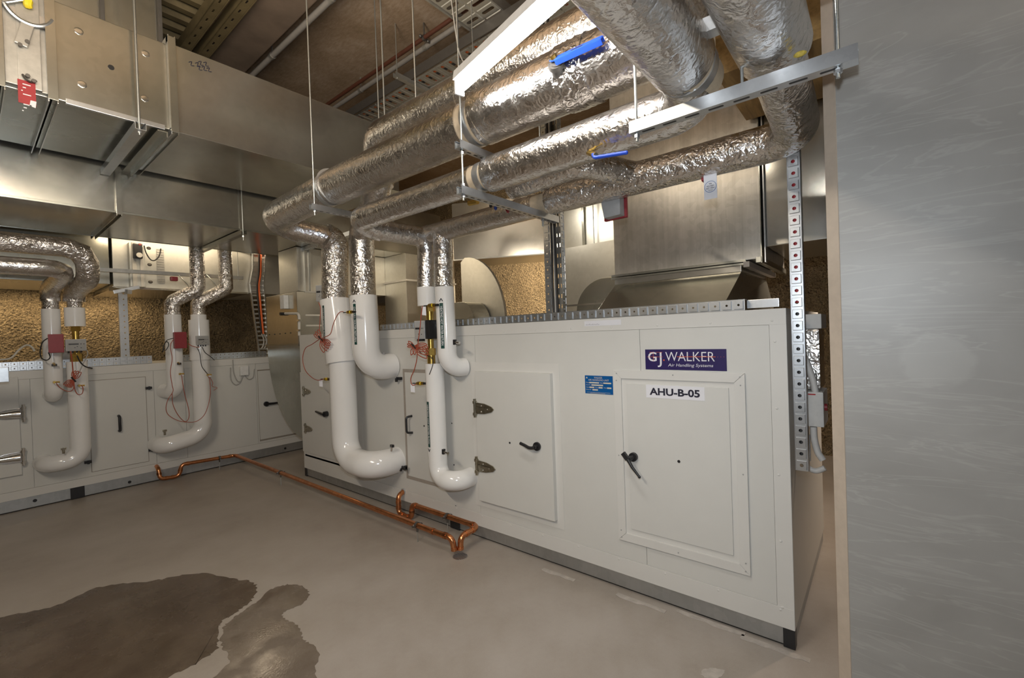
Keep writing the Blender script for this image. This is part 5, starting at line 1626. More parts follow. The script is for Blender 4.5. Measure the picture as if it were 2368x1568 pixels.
# floor grate
g = thing('floor_grate', 'small slotted floor drain grate under the copper pipe ends', 'drain grate', (2.24, 2.41, 0))
MB().cyl((2.245, 2.405, -0.004), (2.245, 2.405, 0.002), 0.055, 28).build('rim', 'base_steel', g, smooth=True)
mb = MB()
for k in range(8):
    o_ = -0.042 + k * 0.012; hh = math.sqrt(max(0.0002, 0.05 ** 2 - o_ ** 2))
    mb.box((2.245 + o_ - 0.0018, 2.405 - hh, 0.0018), (2.245 + o_ + 0.0018, 2.405 + hh, 0.0026))
mb.build('slots', 'black', g)


# wet patches and mortar smears on the floor
def ragged(px, z=0.0, rough=0.03, n=9, seed=1):
    rnd = random.Random(seed)
    P = spline([at(a, b, Z=0) for a, b in px] + [at(*px[0], Z=0)], n)[:-1]
    return [Vector((p.x + rnd.uniform(-rough, rough), p.y + rnd.uniform(-rough, rough), z)) for p in P]


tag(MB().prism(ragged([(-260, 1490), (0, 1428), (130, 1400), (230, 1358), (350, 1344), (455, 1327), (540, 1338), (592, 1352), (585, 1385), (545, 1418), (505, 1446), (505, 1490), (470, 1525), (390, 1568), (300, 1640), (-150, 1800), (-420, 1640)], 0.0006, 0.012), (0, 0, 0.001)).build('puddle', 'wet', None), 'large dark brown wet patch on the floor at lower left', 'puddle')
tag(MB().prism(ragged([(515, 1452), (545, 1425), (590, 1395), (630, 1362), (680, 1352), (714, 1368), (702, 1394), (660, 1414), (655, 1428), (690, 1450), (702, 1480), (735, 1505), (730, 1560), (740, 1640), (520, 1660), (480, 1590), (530, 1530), (512, 1490)], 0.0006, 0.008, 9, 3), (0, 0, 0.001)).build('puddle', 'wet_shiny', None), 'smaller glossy wet patch right of the large one with a bright reflection', 'puddle')
tag(MB().prism(ragged([(1625, 1550), (1650, 1545), (1675, 1552), (1668, 1566), (1640, 1570), (1622, 1562)], 0.0004, 0.004, 6, 5), (0, 0, 0.0006)).build('paint_splash', 'mortar', None), 'small pale yellowish stain on the floor at the bottom edge', 'stain')
mb = MB()
rnd = random.Random(4)
for px, py, l in ((1290, 1330, 0.25), (1480, 1395, 0.3), (1640, 1440, 0.35), (1790, 1500, 0.3)):
    c = at(px, py, Z=0); c.x = min(c.x, XF - 0.005)
    out = [(c.x + 0.02, c.y + l * (0.5 - k / 9), 0.0) for k in range(10)] + [(c.x - 0.006 - rnd.random() * 0.018, c.y - l * (0.5 - k / 9), 0.0) for k in range(10)]
    mb.prism([(a, b, 0.0004) for a, b, _ in out], (0, 0, 0.0022))
tag(mb.build('mortar_smear', 'mortar', None), 'pale smears of mortar along the foot of the AHU-B-05 unit', 'mortar', None, 'stuff')

# ------------------------------------------------------------------ isolator and conduits on the unit's end, by the pier
YE = Y0 - 0.002
XI = 2.72
PE = lambda px, py, d=0.0: at(px, py, X=XI + d)
iso = thing('isolator_box', 'pale grey isolator box with red print on the unit end by the concrete pier', 'isolator', (2.9, 0.3, 1.1))
a, b = PE(1862, 906), PE(1906, 989)
MB().box((XI, b.y, b.z), (XI + 0.22, YE, a.z)).build('housing', 'light_grey', iso, bevel=0.006)
r0_, r1_ = PE(1865, 910), PE(1886, 914)
MB().box((XI - 0.001, r1_.y, r1_.z), (XI + 0.001, r0_.y, r0_.z)).build('red_print', 'red_label', iso)
k_ = PE(1905, 945)
MB().cyl((XI + 0.05, b.y, k_.z), (XI + 0.05, b.y - 0.012, k_.z), 0.018, 14).build('switch_knob', 'red', iso, smooth=True)
for pts, rr in (([(1886, 908), (1880, 880), (1868, 845), (1860, 825)], 0.016), ([(1881, 987), (1883, 1015), (1891, 1045), (1903, 1064)], 0.016), ([(1856, 1066), (1870, 1082), (1888, 1089), (1908, 1082)], 0.014)):
    MB().tube(spline([PE(x, y, 0.02) for x, y in pts]), rr, 10).build('conduit', 'light_grey', iso, smooth=True)
fl = thing('foil_cowl', 'foil covered cowl on the unit end above the isolator box', 'cowl', (3, 0.3, 1.4))
a, b = PE(1864, 762, 0.06), PE(1898, 902, 0.06)
MB().box((XI + 0.06, b.y, b.z), (XI + 0.3, YE, a.z)).build('cowl_body', 'foil', fl, bevel=0.01)
a2, b2 = PE(1862, 727, 0.08), PE(1900, 758, 0.08)
MB().box((XI + 0.08, b2.y, a.z + 0.002), (XI + 0.34, YE, a2.z)).build('cowl_top', 'light_grey', fl, bevel=0.006)
a3, b3 = PE(1864, 1005, 0.05), PE(1875, 1066, 0.05)
tag(MB().box((XI + 0.04, b3.y, b3.z), (XI + 0.06, a3.y, a3.z)).build('cable_clip', 'grey_plastic', None, bevel=0.003), 'small dark grey bracket below the isolator box', 'bracket')
c = at(5, 867, Y=6.0)
tag(MB().bar((c.x - 0.6, 6.0, c.z), (c.x + 0.04, 6.0, c.z), 0.04, 0.13).build('rail_end', 'zinc', None, bevel=0.004), 'bright zinc rail end poking in at the left edge of the photo', 'rail')

# ------------------------------------------------------------------ ducts behind the front unit
XP_ = 3.15
pA, pB_, pC = at(1422, 640, X=XP_), at(1714, 600, X=XP_), at(1760, 480, X=XP_)
zpl = (pA.z + pB_.z) / 2
pd = thing('air_duct', 'broad stained plenum duct standing on the AHU-B-05 unit behind the foil pipes', 'duct', (XP_, 1.0, ZT))
MB().box((XP_, pC.y, zpl), (XP_ + 0.8, pA.y, 3.9)).build('plenum_body', 'galv_streak', pd, bevel=0.004)
MB().box((XP_ - 0.02, pB_.y - 0.03, zpl - 0.012), (XP_ + 0.85, pA.y + 0.02, zpl + 0.004)).box((XP_ - 0.02, pB_.y - 0.03, zpl - 0.03), (XP_ + 0.85, pA.y + 0.02, zpl - 0.018)).build('flange', 'galv_dark', pd, bevel=0.001)
qa, qb = at(1402, 716, X=2.95), at(1688, 700, X=2.95)
zc1 = zpl - 0.07
MB().box((XP_ - 0.005, pB_.y, zc1), (XP_ + 0.8, pA.y, zpl - 0.02)).build('collar', 'galv', pd, bevel=0.002)
MB().hexa([(2.72, qb.y - 0.0, ZT), (XP_ + 0.8, qb.y - 0.08, ZT), (XP_ + 0.8, qa.y + 0.05, ZT), (2.72, qa.y, ZT), (XP_ - 0.003, pB_.y, zc1), (XP_ + 0.8, pB_.y, zc1), (XP_ + 0.8, pA.y, zc1), (XP_ - 0.003, pA.y, zc1)]).build('transition', 'galv_dark', pd, bevel=0.003)
yj = pC.y
for dx in (0.0, -0.02):
    MB().box((XP_ - 0.03, yj + dx - 0.003, zpl - 0.03), (XP_ + 0.02, yj + dx + 0.003, 3.9)).build('flange', 'zinc' if dx else 'galv_dark', pd)
zr = at(1830, 562, X=XP_).z
dr_ = thing('air_duct', 'duct section right of the plenum, seen between the upright tray and the pier', 'duct', (XP_, 0.1, zr))
MB().box((XP_ + 0.005, -1.6, zr), (XP_ + 0.8, yj - 0.024, 3.9)).build('duct_body', 'galv', dr_, bevel=0.004)
s0 = at(1720, 600, X=XP_)
t = thing('duct_support', 'rusty brown angle irons under the plenum joint left of the upright tray', 'duct support', s0)
for k in range(2):
    p = Vector((XP_ - 0.03, s0.y - 0.02 - 0.07 * k, zpl - 0.03 + 0.02 * k))
    MB().bar(p, p + Vector((0.9, -0.0, 0.0)), 0.035, 0.035).build('angle', 'tape_brown' if k == 0 else 'galv_dark', t, bevel=0.002)

# corner duct with the bright reflection
zE = 2.42
e0, e1, e2 = at(1307, 604, Z=zE), at(1426, 580, Z=zE), at(1365, 584, Z=zE)
ed = thing('air_duct', 'bright galvanised duct with a glaring reflection right of the upright trays', 'duct', e0)
dirE = (e1 - e0).normalized(); nE = Vector((dirE.y, -dirE.x, 0))
if nE.x < 0: nE = -nE
zE1 = 3.7
MB().hexa([e0, e1 + dirE * 0.1, e1 + dirE * 0.1 + nE * 0.9, e0 + nE * 0.9] + [q + Vector((0, 0, zE1 - zE)) for q in (e0, e1 + dirE * 0.1, e1 + dirE * 0.1 + nE * 0.9, e0 + nE * 0.9)]).build('duct_body', 'galv_light', ed, bevel=0.004)
mj = e0 + dirE * (e1 - e0).length * 0.42
MB().bar(mj - nE * 0.02 + Vector((0, 0, -0.03)), mj - nE * 0.02 + Vector((0, 0, zE1 - zE)), 0.03, 0.012, nE).build('flange', 'galv_dark', ed)
MB().cyl(mj - nE * 0.04 + dirE * 0.16 + Vector((0, 0, -0.1)), mj - nE * 0.04 + dirE * 0.16 + Vector((0, 0, 1.3)), 0.006, 8).build('rod', 'rod', ed)
MB().bar(mj + dirE * 0.16 - nE * 0.06 + Vector((0, 0, -0.03)), mj + dirE * 0.16 + nE * 0.9 + Vector((0, 0, -0.03)), 0.045, 0.04).build('strut', 'galv_dark', ed)
# long duct behind the heating drops
zG = 2.6
g0, g1 = at(1049, 603, Z=zG), at(1262, 588, Z=zG)
gd = thing('air_duct', 'long galvanised duct right of the foil heating drops', 'duct', g0)
dg_ = (g1 - g0).normalized(); ng = Vector((dg_.y, -dg_.x, 0))
if ng.x < 0: ng = -ng
ge = g1 + dg_ * 0.2
MB().hexa([g0, ge, ge + ng * 0.6, g0 + ng * 0.6] + [q + Vector((0, 0, 0.75)) for q in (g0, ge, ge + ng * 0.6, g0 + ng * 0.6)]).build('duct_body', 'galv', gd, bevel=0.004)
mj = at(1102, 600, Z=zG)
MB().bar(mj - ng * 0.012 + Vector((0, 0, -0.05)), mj - ng * 0.012 + Vector((0, 0, 0.75)), 0.03, 0.02, ng).build('flange', 'galv_dark', gd)
MB().bar(g0 - ng * 0.01 + Vector((0, 0, 0.004)), ge - ng * 0.01 + Vector((0, 0, 0.004)), 0.014, 0.014).build('corner_seam', 'galv_light', gd)


def swept_elbow(name, label, X, depth, out_pts, mat, cheek_arc=None):
    t = thing('air_duct', label, 'duct', (X, out_pts[0][0], ZT))
    MB().prism([(X, y, z) for y, z in out_pts], (depth, 0, 0)).build('elbow_body', mat, t, bevel=0.003)
    return t


def arc_yz(cy_, cz_, ry, rz, a0, a1, n=14):
    return [(cy_ + ry * math.cos(math.radians(a0 + (a1 - a0) * k / n)), cz_ + rz * math.sin(math.radians(a0 + (a1 - a0) * k / n))) for k in range(n + 1)]


XW = 4.1
# pale cheek with a rounded shoulder, between the drops and the upright trays
w0, w1, w2 = at(1070, 740, X=XW), at(1168, 740, X=XW), at(1140, 622, X=XW)
rr_y = w0.y - w1.y
pts = [(w0.y, ZT), (w0.y, w2.z + 0.15)] + [(w1.y + rr_y * 0.9 * (1 - math.sin(math.radians(90 * k / 12))), ZT + 0.1 + (w2.z + 0.1 - ZT) * math.cos(math.radians(90 * k / 12)) * 1.0) for k in range(13)] + [(w1.y, ZT)]
t = swept_elbow('air_duct', 'pale duct cheek with a rounded shoulder right of the heating drops', XW, 0.04, pts, 'galv_light')
c0_ = at(1070, 742, X=XW - 0.3)
t = thing('air_duct', 'dim arched elbow duct at the right of the heating drops, just above the unit top', 'duct', c0_)
aw = abs(at(1070, 730, X=XW - .3).y - at(1099, 730, X=XW - .3).y); ah = at(1070, 698, X=XW - .3).z - ZT
MB().prism([(XW - 0.3, c0_.y + 0.4, ZT)] + [(XW - 0.3, c0_.y + 0.4, ZT + ah)] + [(XW - 0.3, c0_.y - aw * math.sin(math.radians(90 * k / 10)), ZT + ah * math.cos(math.radians(90 * k / 10))) for k in range(11)], (0.28, 0, 0)).build('elbow_body', 'galv_dark', t, bevel=0.003)
# square riser between the chilled and heating drops
XQ = 3.9
s0, s1, s2 = at(893, 760, X=XQ), at(943, 750, X=XQ), at(1062, 745, X=XQ + 0.9)
t = thing('air_duct', 'square galvanised riser duct between the chilled and heating drops', 'duct', (XQ, s1.y, ZT))
zr_ = lz0 - 0.002
MB().hexa([(XQ, s1.y, 0.9), (XQ + 0.9, s1.y - 0.02, 0.9), (XQ + 0.9, s0.y, 0.9), (XQ, s0.y, 0.9), (XQ, s1.y, zr_), (XQ + 0.9, s1.y - 0.02, zr_), (XQ + 0.9, s0.y, zr_), (XQ, s0.y, zr_)]).build('riser_body', 'galv_light', t, bevel=0.004)
zf = at(917, 652, X=XQ).z
MB().box((XQ - 0.03, s1.y - 0.05, zf - 0.012), (XQ + 0.9, s0.y + 0.05, zf + 0.012)).build('flange', 'conduit', t, bevel=0.002)
c0_ = at(868, 700, X=4.3)
t = thing('air_duct', 'dark arched elbow duct just right of the chilled water drops', 'duct', c0_)
cA, cB = at(866, 628, X=4.3), at(891, 700, X=4.3)
rw = abs(cA.y - cB.y)
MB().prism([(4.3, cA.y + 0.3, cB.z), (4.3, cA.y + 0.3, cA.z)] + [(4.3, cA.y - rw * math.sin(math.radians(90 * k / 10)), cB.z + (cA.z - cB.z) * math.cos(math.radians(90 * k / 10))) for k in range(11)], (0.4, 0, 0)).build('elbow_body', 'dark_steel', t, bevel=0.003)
# arched elbow under the corner duct
XV = 3.7
v0, v1, v2 = at(1312, 735, X=XV + 0.5), at(1430, 735, X=XV + 0.5), at(1335, 610, X=XV + 0.5)
t = thing('air_duct', 'pale back sheet of the elbow under the bright corner duct', 'duct', v0)
MB().box((XV + 0.5, v1.y - 0.4, ZT - 0.1), (XV + 0.55, v0.y, zE + 0.1)).build('cheek', 'galv_light', t)
v0, v1, v2 = at(1334, 735, X=XV), at(1432, 735, X=XV), at(1400, 642, X=XV)
t = thing('air_duct', 'brown tinted arched elbow duct right of the upright trays, above the unit top', 'duct', v0)
rw = (v0.y - v2.y)
pts = [(v0.y, ZT)] + [(v0.y - rw * (1 - math.cos(math.radians(90 * k / 12))), ZT + 0.1 + (v2.z - ZT - 0.1) * math.sin(math.radians(90 * k / 12))) for k in range(13)] + [(v1.y - 0.3, v2.z), (v1.y - 0.3, ZT)]
MB().prism([(XV, y, z) for y, z in pts], (0.45, 0, 0)).build('elbow_body', 'galv_dark', t, bevel=0.003)
zfl = at(1380, 702, X=XV).z
MB().box((XV - 0.012, v1.y - 0.3, zfl - 0.008), (XV + 0.02, v0.y + 0.1, zfl + 0.008)).build('flange', 'galv', t)

# plenum over the back left unit
YPL = 7.05
pl0, pl1 = at(262, 653, Y=YPL), at(614, 687, Y=YPL)
zpl2 = 2.33
bp = thing('air_duct', 'pale galvanised plenum over the back left unit, behind the pipe drops', 'duct', (2, YPL, zpl2))
MB().box((pl0.x, YPL, zpl2), (3.3, YPL + 1.2, 3.6)).build('plenum_body', 'galv_light', bp, bevel=0.004)
MB().box((pl0.x - 0.01, YPL - 0.02, zpl2 - 0.015), (2.62, YPL + 1.2, zpl2 + 0.01)).build('flange', 'galv', bp, bevel=0.002)
MB().box((-2.6, YPL + 0.05, at(150, 655, Y=YPL).z + 0.02), (pl0.x - 0.02, YPL + 1.2, 3.6)).build('dark_section', 'galv_dark', bp, bevel=0.004)
sp0, sp1 = at(362, 575, Y=YPL - 0.01), at(382, 655, Y=YPL - 0.01)
MB().plate((sp0.x, YPL - 0.012, sp1.z), (1, 0, 0), (0, 0, 1), 4, 14, (sp1.x - sp0.x) / 4, (sp0.z - sp1.z) / 14, 0.016, 0.007, 0, (0, -1, 0)).build('perforated_strip', 'tray_paint', bp)
mb = MB()
for px, py in ((344, 574), (346, 612), (348, 652)):
    c = at(px, py, Y=YPL); mb.sphere(c, 0.02, 10, 6, (1.2, 0.5, 1))
mb.build('screw_heads', 'dark_steel', bp, smooth=True)
dmp = thing('damper_actuator', 'aluminium damper casing with a black motor on the pale plenum', 'damper', at(320, 660, Y=YPL - 0.1))
a, b = at(298, 560, Y=YPL - 0.10), at(338, 664, Y=YPL - 0.10)
MB().box((a.x, YPL - 0.10, b.z), (b.x, YPL, a.z)).build('casing', 'galv_light', dmp, bevel=0.004)
MB().box((a.x + 0.02, YPL - 0.115, b.z), (a.x + 0.06, YPL - 0.1, a.z)).box((b.x - 0.05, YPL - 0.112, b.z), (b.x - 0.02, YPL - 0.1, a.z)).build('casing_rib', 'conduit', dmp, bevel=0.003)
a, b = at(308, 562, Y=YPL - 0.17), at(331, 598, Y=YPL - 0.17)
MB().box((a.x, YPL - 0.17, b.z), (b.x, YPL - 0.11, a.z)).build('motor', 'black', dmp, bevel=0.012)
c = at(322, 590, Y=YPL - 0.175)
MB().cyl(c, c + Vector((0, -0.012, 0)), 0.03, 14).build('motor_dial', 'conduit', dmp, smooth=True)
MB().box((a.x + 0.05, YPL - 0.176, a.z - 0.02), (a.x + 0.075, YPL - 0.169, a.z)).build('motor_button', 'red', dmp)
MB().tube(spline([at(x, y, Y=YPL - 0.13) for x, y in ((333, 568), (338, 585), (348, 600), (358, 602), (368, 592), (372, 575))]), 0.007, 8).build('motor_cable', 'wire_black', dmp, smooth=True)
p = at(300, 672, Y=YPL - 0.2)
t = thing('duct_support', 'bright angle iron below the damper casing', 'duct support', p)
MB().bar(at(258, 668, Y=YPL - 0.05), at(300, 675, Y=YPL - 0.35), 0.05, 0.05).bar(at(262, 676, Y=YPL - 0.3), at(322, 664, Y=YPL - 0.3), 0.04, 0.04).build('angle', 'zinc', t, bevel=0.003)

# elbow duct between the two units
XEl = 2.6
el = thing('air_duct', 'tall galvanised elbow duct with a curved cheek between the two units', 'duct', (XEl, 6, 1))
yR, yL_ = 5.52, 6.40
MB().box((XEl, yR, at(690, 795, X=XEl).z), (XEl + 1.1, yL_, 2.22)).build('riser', 'galv', el, bevel=0.004)
zc_ = at(690, 797, X=XEl).z
pts = [(yR - 0.12, zc_), (yL_ - 0.02, zc_)] + [((yR - 0.12) + (yL_ - yR + 0.10) * math.cos(math.radians(90 * k / 14)), zc_ - (zc_ - 0.42) * math.sin(math.radians(90 * k / 14))) for k in range(15)]
MB().prism([(XEl - 0.012, y, z) for y, z in pts], (1.1, 0, 0)).build('curved_cheek', 'galv_dark', el, bevel=0.003)
MB().box((XEl - 0.03, yR - 0.06, zc_ - 0.015), (XEl + 1.1, yL_, zc_ + 0.012)).build('flange', 'galv_dark', el, bevel=0.002)
mb = MB()
for k in range(5):
    c = at(623 + k * 12.3, 774 - k * 1.0, X=XEl); mb.cyl(c, c + Vector((-0.006, 0, 0)), 0.008, 8)
mb.build('bolts', 'black', el)
up = thing('air_duct', 'panelled bright duct above the back corner elbow, left of the chilled drops', 'duct', (XEl, 6, 2.4))
MB().box((XEl + 0.02, yR + 0.02, 2.225), (XEl + 1.3, yR + 0.5, lz0 - 0.005)).build('duct_body', 'galv_light', up, bevel=0.004)
for px in (690, 707, 718):
    x = at(px, 620, Y=yR).x
    MB().box((x - 0.015, yR - 0.008, 2.23), (x + 0.015, yR + 0.02, lz0 - 0.01)).build('panel_rib', 'galv_light', up, bevel=0.004)
mb = MB()
for z in (2.22, 1.93, 1.80):
    mb.box((XEl + 0.1, yR - 0.015, z - 0.01), (XEl + 1.1, yR + 0.01, z + 0.01))
mb.build('panel_ledge', 'conduit', el, bevel=0.003)
sb = thing('switch_box', 'small white switch box with a pale conduit on the back corner duct', 'switch box', at(664, 698, X=XEl - 0.03))
c = at(663, 699, X=XEl)
MB().box((XEl - 0.06, c.y - 0.055, c.z - 0.085), (XEl, c.y + 0.055, c.z + 0.085)).build('housing', 'white_plastic', sb, bevel=0.008)
MB().tube(route([at(660, 725, X=XEl - 0.03), at(692, 725, X=XEl - 0.03), at(692, 776, X=XEl - 0.03)], 0.05, 4), 0.016, 10).build('conduit', 'conduit', sb, smooth=True)
mb = MB()
for py in (741, 764):
    c = at(692, py, X=XEl - 0.035); mb.box(c - Vector((0.02, 0.03, 0.012)), c + Vector((0.02, 0.03, 0.012)))
mb.build('saddle_clip', 'chrome', sb, bevel=0.003)
c = at(657, 726, X=XEl)
MB().cyl(c, c + Vector((-0.05, 0, 0)), 0.02, 12).build('gland', 'black', sb, smooth=True)

# hanging tag, red valve part, grey actuator below the rear run
c = at(1642, 432, X=2.37)
tg = thing('hanging_tag', 'white tag with a round stamp hanging under the rear foil pipe', 'tag', c)
a, b = at(1627, 406, X=2.37), at(1659, 457, X=2.37)
MB().box((2.369, a.y, b.z), (2.371, b.y, a.z)).build('card', 'paper', tg)
cc = Vector((2.3685, (a.y + b.y) / 2, (a.z + b.z) / 2 - 0.001))
q_ = abs(a.y - b.y)
mb = MB().ring(cc, cc + Vector((-0.0006, 0, 0)), 0.43 * q_, 0.46 * q_, 32)
mb.build('stamp_ring', 'plate_blue', tg)
mb = text_mb('TA', cc + Vector((-0.0006, 0.11 * q_, 0.17 * q_)), RT, UP, 0.22 * q_, 0.13 * q_, 0.02)
for t_, dz, w in (('ISO 9001', 0.01, 0.56), ('ISO 14001', -0.17, 0.64)):
    q = text_mb(t_, cc + Vector((-0.0006, w * q_ / 2, dz * q_)), RT, UP, w * q_, 0.10 * q_, 0.015); mb.add(q.v, q.f)
mb.box(cc + Vector((-0.0004, 0.2 * q_, -0.02 * q_)), cc + Vector((-0.0008, -0.2 * q_, -0.03 * q_)))
for k_ in range(3): mb.box(cc + Vector((-0.0004, (0.2 - 0.03 * k_) * q_, (-0.24 - 0.05 * k_) * q_)), cc + Vector((-0.0008, (-0.2 + 0.03 * k_) * q_, (-0.25 - 0.05 * k_) * q_)))
mb.build('lettering', 'ink', tg)
c = at(1634, 410, X=2.40)
tag(MB().box(c - Vector((0.02, 0.018, 0.02)), c + Vector((0.02, 0.022, 0.02))).build('valve_part', 'red', None, bevel=0.008), 'dark red plastic valve part behind the white hanging tag', 'valve part')
ga = thing('valve_actuator', 'grey actuator with a dark red back under the rear foil pipe', 'valve actuator', at(1415, 480, X=2.45))
a, b = at(1386, 460, X=2.42), at(1434, 497, X=2.42)
MB().prism([(2.42, a.y, a.z + 0.03), (2.42, b.y, a.z + 0.03), (2.42, b.y, b.z + 0.004), (2.42, a.y - 0.025, b.z)], (0.06, 0, 0)).build('body', 'grey_plastic', ga, bevel=0.006)
MB().box((2.478, a.y + 0.004, b.z - 0.004), (2.50, b.y - 0.014, a.z + 0.034)).build('back', 'red', ga, bevel=0.006)
c = at(1092, 468, X=2.2)
lv = thing('lever_valve', 'brass valve with black and blue caps below the strut hanger', 'valve', c)
MB().cyl(c + Vector((0, 0.03, 0)), c + Vector((0, -0.05, -0.005)), 0.018, 8).build('brass_body', 'brass', lv, smooth=True)
for px, py, mt in ((1135, 476, 'black'), (1146, 481, 'blue')):
    c = at(px, py, X=2.2); MB().sphere(c, 0.012, 10, 6, (1, 0.8, 1.2)).build('cap', mt, lv, smooth=True)
c = at(1174, 486, X=2.2)
tag(MB().prism([c + Vector((-0.01, 0.018, 0.016)), c + Vector((-0.01, -0.018, 0.014)), c + Vector((-0.01, 0.0, -0.018))], (0.02, 0, 0)).build('warning_tag', 'red', None, bevel=0.003), 'small dark red pointed tag below the strut hanger', 'tag')

# ------------------------------------------------------------------ ceiling services
zp = 4.36
xbp = at(763, 237, Z=zp).x
bpipe = thing('sprinkler_pipe', 'thin red brown pipe clipped under the concrete ceiling', 'pipe', (xbp, 4, zp))
MB().cyl((xbp, 8.2, zp), (xbp, -2.6, zp), 0.019, 12).build('pipe_body', 'brown_pipe', bpipe, smooth=True)
cq = at(966, 78, Z=zp)
for y in (cq.y, cq.y - 1.6):
    MB().cyl((xbp, y, zp), (xbp, y, CEIL - 0.004), 0.007, 8).ring((xbp, y - 0.012, zp), (xbp, y + 0.012, zp), 0.019, 0.027, 14).sphere((xbp - 0.045, y, zp - 0.005), 0.016, 8, 6).sphere((xbp + 0.045, y, zp - 0.01), 0.016, 8, 6).build('pipe_clip', 'dark_steel', bpipe, smooth=True)
for (p0, p1), lb, r in ((((590, 170), (750, 0)), 'grey conduit across the ceiling, left of the hanger rod', 0.026), (((790, 240), (1000, 95)), 'grey conduit on the ceiling beside the red brown pipe', 0.024)):
    a = at(*p0, Z=zp - 0.01)
    t = thing('ceiling_conduit', lb, 'conduit', (a.x, 4, zp))
    MB().cyl((a.x, 8.2, zp), (a.x, -2.6, zp), r, 14).build('conduit_body', 'grey_pipe', t, smooth=True)
    for k in range(5):
        y = a.y - 0.4 - k * 1.1
        MB().ring((a.x, y - 0.02, zp), (a.x, y + 0.02, zp), r, r + 0.005, 16).bar((a.x, y, zp), (a.x, y, CEIL), 0.02, 0.01).build('saddle', 'tray_paint', t, smooth=True)
# perforated channel at the deck edge
for k, (px, py) in enumerate(((433, 105), (478, 118))):
    x = at(px, py, Z=4.3).x
    t = thing('slotted_channel', ('left' if k == 0 else 'right') + ' of two dark slotted channels along the ribbed deck edge at the ceiling', 'channel', (x, 4, 4.3))
    MB().plate((x - 0.03, 7.5, 4.3), (0, -1, 0), (1, 0, 0), 60, 1, 0.15, 0.07, 0.05, 0.014, 0.0, (0, 0, -1)).build('channel_face', 'deck', t)
    MB().bar((x - 0.035, 7.5, 4.34), (x - 0.035, -1.5, 4.34), 0.006, 0.09).bar((x + 0.045, 7.5, 4.34), (x + 0.045, -1.5, 4.34), 0.006, 0.09).build('channel_side', 'deck', t)
# cable tray underside seen from below, and the crossing tray
ztr = 4.05
t0, t1 = at(838, 268, Z=ztr), at(900, 275, Z=ztr)
x0_ = at(830, 255, Z=ztr).x
w_ = 0.42
ct = thing('cable_tray', 'wide punched cable tray under the ceiling, running away above the foil pipes', 'cable tray', (x0_, 3, ztr))
ny = 46
MB().plate((x0_ + 0.03, 5.6, ztr), (0, -1, 0), (1, 0, 0), ny, 2, 0.105, 0.19, 0.034, 0.13, 0.006, (0, 0, -1), 0.0015, 0.92).build('punched_bed', 'tray_paint', ct)
for x in (x0_, x0_ + w_):
    MB().bar((x, 5.6, ztr + 0.03), (x, 0.7, ztr + 0.03), 0.012, 0.09).build('side_rail', 'dark_steel', ct, bevel=0.002)
for k, x in enumerate((x0_ + 0.09, x0_ + 0.14, x0_ + 0.22)):
    MB().cyl((x, 5.6, ztr + 0.015), (x, 0.7, ztr + 0.015), 0.012, 8).build('cable', ('wire_orange', 'wire_black', 'wire_red')[k], ct)
yx = at(1130, 55, Z=ztr + 0.08).y
ct = thing('cable_tray', 'short punched cable tray crossing above the tube light', 'cable tray', (2.8, yx, ztr + 0.1))
xx0, xx1 = at(1015, 0, Z=ztr + 0.1).x - 0.5, at(1215, 110, Z=ztr + 0.1).x + 0.5
nx = int((xx1 - xx0) / 0.11)
MB().plate((xx0, yx - 0.17, ztr + 0.1), (1, 0, 0), (0, 1, 0), nx, 2, 0.11, 0.17, 0.036, 0.12, 0.006, (0, 0, -1), 0.0015, 0.92).build('punched_bed', 'galv_light', ct)
for s in (-1, 1):
    MB().bar((xx0, yx + s * 0.18, ztr + 0.13), (xx0 + nx * 0.11, yx + s * 0.18, ztr + 0.13), 0.012, 0.09).build('side_rail', 'tray_paint', ct, bevel=0.002)
a = at(912, 172, Z=ztr - 0.03)
tz = thing('trapeze_hanger', 'dark strut with two thin rods carrying the wide ceiling cable tray', 'pipe hanger', (a.x, a.y, ztr))
strut(tz, (a.x, a.y, ztr - 0.03), (a.x + 0.62, a.y, ztr - 0.03), 'tray_paint', 0.041, 0.041, False)
rod(tz, a.x + 0.03, a.y, ztr - 0.06, CEIL, 0.005); rod(tz, a.x + 0.58, a.y, ztr - 0.06, CEIL, 0.005)
for px, py, ZZ, lb in ((890, 280, ZR + 0.1, 'left of two thin rods dropping to the highest foil pipe'), (962, 230, ZR + 0.1, 'right of two thin rods dropping to the highest foil pipe')):
    p = at(px, py, Z=ZZ)
    tag(MB().cyl(p, (p.x, p.y, CEIL), 0.0055, 8).build('threaded_rod', 'rod', None, smooth=True), lb, 'rod', )

# ------------------------------------------------------------------ light
def area(name, loc, target, sx, sy_, power, col):
    l = bpy.data.lights.new(name, 'AREA'); l.shape = 'RECTANGLE'; l.size = sx; l.size_y = sy_; l.energy = power; l.color = col
    o = bpy.data.objects.new(name, l); COL.objects.link(o)
    o.location = loc
    o.rotation_euler = (Vector(target) - Vector(loc)).to_track_quat('-Z', 'Z').to_euler()
    return o


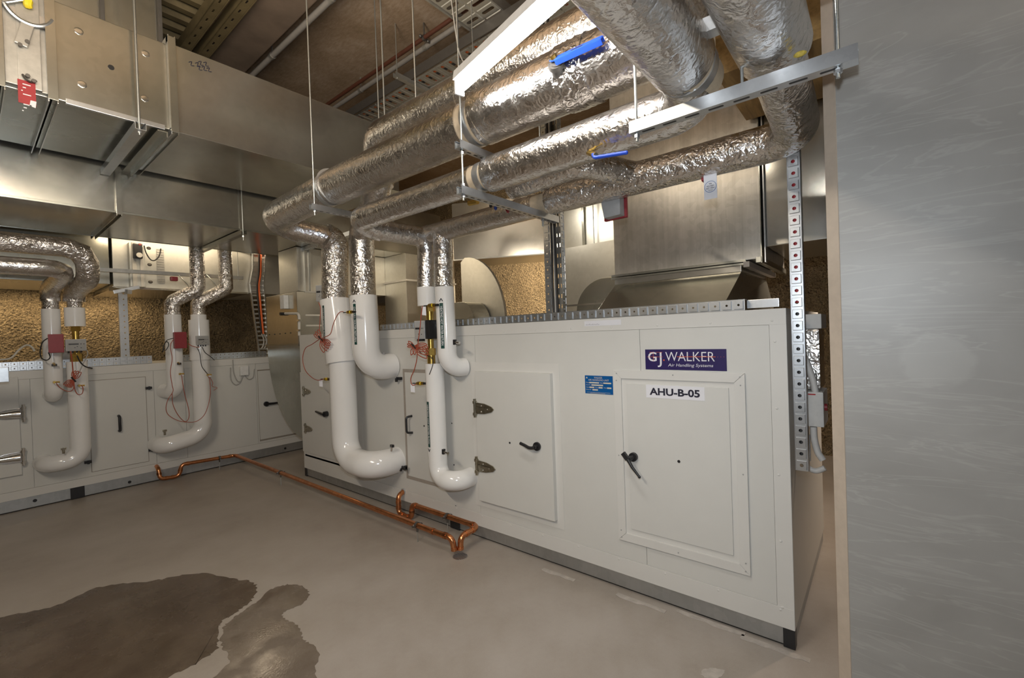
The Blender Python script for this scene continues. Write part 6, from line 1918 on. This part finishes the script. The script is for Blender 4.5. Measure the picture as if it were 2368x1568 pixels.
WARM = (1.0, 0.80, 0.55)
ROOM = (1.0, 0.87, 0.70)
area('back_left_tube_lamp', (0.2, 8.28, 2.28), (0.2, 8.6, 1.5), 3.0, 0.05, 20, (1.0, 0.76, 0.46))
area('corner_tube_lamp', (1.7, 6.62, 2.98), (1.7, 7.05, 2.4), 1.2, 0.05, 5.5, WARM)
area('corner_tube_downlight', (2.5, 6.98, 2.97), (2.3, 6.3, 2.0), 0.8, 0.05, 4, WARM)
area('back_corner_tube_lamp', (3.3, 4.6, 2.7), (4.2, 4.9, 1.9), 1.2, 0.06, 7, WARM)
area('back_right_tube_lamp', (5.3, 4.3, 2.9), (6.6, 4.7, 2.0), 1.2, 0.06, 95, WARM)
area('over_unit_tube_lamp', (3.93, 2.73, 2.87), (4.32, 2.28, 2.68), 0.4, 0.06, 3.2, (1.0, 0.9, 0.75))
area('over_unit_tube_spill', (2.85, 2.4, 2.8), (3.6, 2.0, 2.1), 1.2, 0.06, 3, WARM)
area('plenum_fill', (2.62, 1.0, 2.75), (3.3, 1.0, 2.0), 0.06, 0.8, 2.0, ROOM)  # unseen fill added to lift the dark plenum and its transition
area('right_aisle_tube_lamp', (3.8, -0.5, 2.6), (3.0, 0.36, 0.8), 1.2, 0.06, 125, (1.0, 0.80, 0.62))
area('room_tube_lamp', (-0.9, 1.6, 3.2), (1.4, 4.2, 0.0), 0.06, 1.2, 58, ROOM)
area('ceiling_fill', (0.3, 2.0, 3.3), (0.9, 2.6, 4.5), 0.3, 1.2, 70, ROOM)  # unseen upward fill added to brighten the ceiling
area('aisle_tube_lamp', (0.4, -1.2, 3.1), (0.8, 0.0, 0.0), 1.2, 0.06, 8, ROOM)
area('camera_flash', (0.02, 0.0, 1.78), (2.4, 2.9, 1.5), 0.07, 0.05, 32, (0.84, 0.92, 1.0))

byc = {}
for o in COL.objects:
    if o.parent is None and 'category' in o: byc.setdefault(o['category'], []).append(o)
for c_, l_ in byc.items():
    if len(l_) > 1:
        for o in l_: o['group'] = c_ + ('es' if c_.endswith('x') or c_.endswith('ss') else 's') + ' of the plant room'

w = bpy.data.worlds.new('room_dark')
SC.world = w
w.use_nodes = True
w.node_tree.nodes['Background'].inputs['Color'].default_value = (0.02, 0.018, 0.016, 1)
SC.view_settings.view_transform = 'Standard'
SC.view_settings.look = 'None'
SC.view_settings.gamma = 1.0
SC.view_settings.use_curve_mapping = False
SC.view_settings.exposure = -0.16
SC.cycles.sample_clamp_indirect = 4.0
SC.cycles.use_denoising = True
